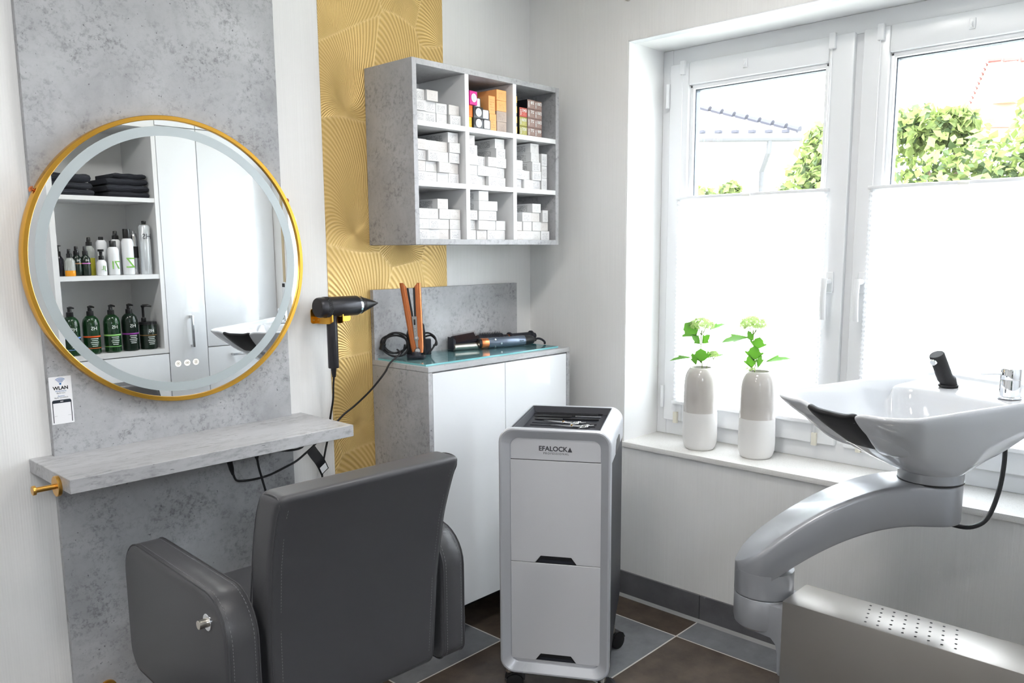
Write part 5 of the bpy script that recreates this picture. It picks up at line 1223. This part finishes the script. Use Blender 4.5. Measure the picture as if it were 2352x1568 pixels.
g = MB(); g.tube([hw_(S1-inn*.06-Vector((0,0,.12))), hw_(E2-inn*.06-Vector((0,0,.12)))], .06, 10); g.build('gutter', OGUT, h1); dp = E2 - ed*.55
MB().tube([hw_(p) for p in (dp-inn*.06-Vector((0,0,.15)), dp-inn*.02-Vector((0,0,.35)), dp+inn*.34-Vector((0,0,.65)), dp+inn*.34-Vector((0,0,3.6)))], .045, 10).build('downpipe', OGUT, h1)
h2 = thing('neighbour_house', 'distant house with red tiled gable roof behind the tree', 'house', (24, 0, -.3)); HO2 = Vector(h2.location)
A2, T2, R2 = Vector((19.9,3.7,4.3)), Vector((21.0,3.45,6.0)), Vector((22.6,1.5,6.0))
dr = (R2-T2).normalized(); k2 = lambda p: Vector(p)-HO2; T3 = T2+dr*9; A3 = A2+dr*9; bk2 = (T2-A2); B2 = T2 + Vector((bk2.x, bk2.y, -bk2.z)); B3 = B2+dr*9
m2 = MB(); m2.add([k2(p) for p in (A2,T2,T3,A3,B2,B3)] + [k2(p-Vector((0,0,.15))) for p in (A2,T2,T3,A3,B2,B3)], [(0,1,2,3),(1,4,5,2),(0,6,7,1),(1,7,10,4),(6,9,8,7),(7,8,11,10)]); ro2 = m2.build('roof', OROOFR, h2, smooth=0)
m2 = MB(); gp_ = [A2+Vector((.4,.0,-.1)), T2+Vector((.1,-.1,-.3)), B2+Vector((-.4,-.1,-.1))]; m2.add([k2(p) for p in gp_] + [k2((p.x,p.y,-.3)) for p in (gp_[0],gp_[2])] + [k2(p+dr*8.5) for p in gp_] + [k2((p.x+dr.x*8.5,p.y+dr.y*8.5,-.3)) for p in (gp_[0],gp_[2])], [(0,1,2),(0,2,4,3),(5,7,6),(5,8,9,7),(0,3,8,5),(2,7,9,4)]); m2.build('wall', OWALL, h2, smooth=0)
for i in range(14): MB().tube([k2(A2.lerp(T2,(i+.08)/14)+Vector((0,0,.02))), k2(A2.lerp(T2,(i+.85)/14)+Vector((0,0,.06)))], [.09,.07], 8).build('verge_tile', ORED, ro2)
for i in range(12): MB().tube([k2(T2+dr*(i*.42)+Vector((0,0,.03))), k2(T2+dr*(i*.42+.36)+Vector((0,0,.05)))], [.08,.06], 8).build('ridge_tile', ORED, ro2)
chm = A2.lerp(T2,.35)+dr*.9; MB().box(chm.x-24-.22,chm.x-24+.22,chm.y-.22,chm.y+.22,chm.z+.3,chm.z+1.25).build('chimney', M('brick_red',(.5,.2,.14),.9), h2, smooth=0)
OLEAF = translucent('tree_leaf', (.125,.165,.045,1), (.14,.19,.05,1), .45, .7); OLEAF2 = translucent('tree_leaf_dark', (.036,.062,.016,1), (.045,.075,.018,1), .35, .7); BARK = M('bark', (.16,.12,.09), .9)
def tree(label, base, blobs, n, seed, sz=.085):
    t = thing('garden_tree', label, 'tree', base, group='trees and shrubs outside the window'); r = random.Random(seed); B = Vector(base)
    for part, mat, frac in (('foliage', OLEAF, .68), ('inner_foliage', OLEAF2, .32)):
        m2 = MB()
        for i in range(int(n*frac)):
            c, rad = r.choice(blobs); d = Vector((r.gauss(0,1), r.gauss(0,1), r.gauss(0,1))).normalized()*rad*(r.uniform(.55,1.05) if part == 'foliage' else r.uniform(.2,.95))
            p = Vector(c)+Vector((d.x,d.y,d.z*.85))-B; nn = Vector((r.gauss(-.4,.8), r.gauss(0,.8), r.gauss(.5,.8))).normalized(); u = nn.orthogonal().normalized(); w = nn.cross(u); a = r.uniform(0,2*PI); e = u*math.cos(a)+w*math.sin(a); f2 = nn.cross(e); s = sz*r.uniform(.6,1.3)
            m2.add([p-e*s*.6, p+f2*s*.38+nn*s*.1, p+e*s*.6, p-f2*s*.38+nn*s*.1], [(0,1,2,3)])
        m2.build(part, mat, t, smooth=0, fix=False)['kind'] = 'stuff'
    m2 = MB(); c0 = Vector(blobs[0][0])-B; m2.tube(cr([(0,0,0), c0*.4+Vector((.1,0,0)), c0*.9]), .06, 8)
    for c, rad in blobs: m2.tube([c0*.5, (c0*.5).lerp(Vector(c)-B,.6)+Vector((0,0,.1)), Vector(c)-B], [.035,.022,.008], 6)
    m2.build('trunk', BARK, t)
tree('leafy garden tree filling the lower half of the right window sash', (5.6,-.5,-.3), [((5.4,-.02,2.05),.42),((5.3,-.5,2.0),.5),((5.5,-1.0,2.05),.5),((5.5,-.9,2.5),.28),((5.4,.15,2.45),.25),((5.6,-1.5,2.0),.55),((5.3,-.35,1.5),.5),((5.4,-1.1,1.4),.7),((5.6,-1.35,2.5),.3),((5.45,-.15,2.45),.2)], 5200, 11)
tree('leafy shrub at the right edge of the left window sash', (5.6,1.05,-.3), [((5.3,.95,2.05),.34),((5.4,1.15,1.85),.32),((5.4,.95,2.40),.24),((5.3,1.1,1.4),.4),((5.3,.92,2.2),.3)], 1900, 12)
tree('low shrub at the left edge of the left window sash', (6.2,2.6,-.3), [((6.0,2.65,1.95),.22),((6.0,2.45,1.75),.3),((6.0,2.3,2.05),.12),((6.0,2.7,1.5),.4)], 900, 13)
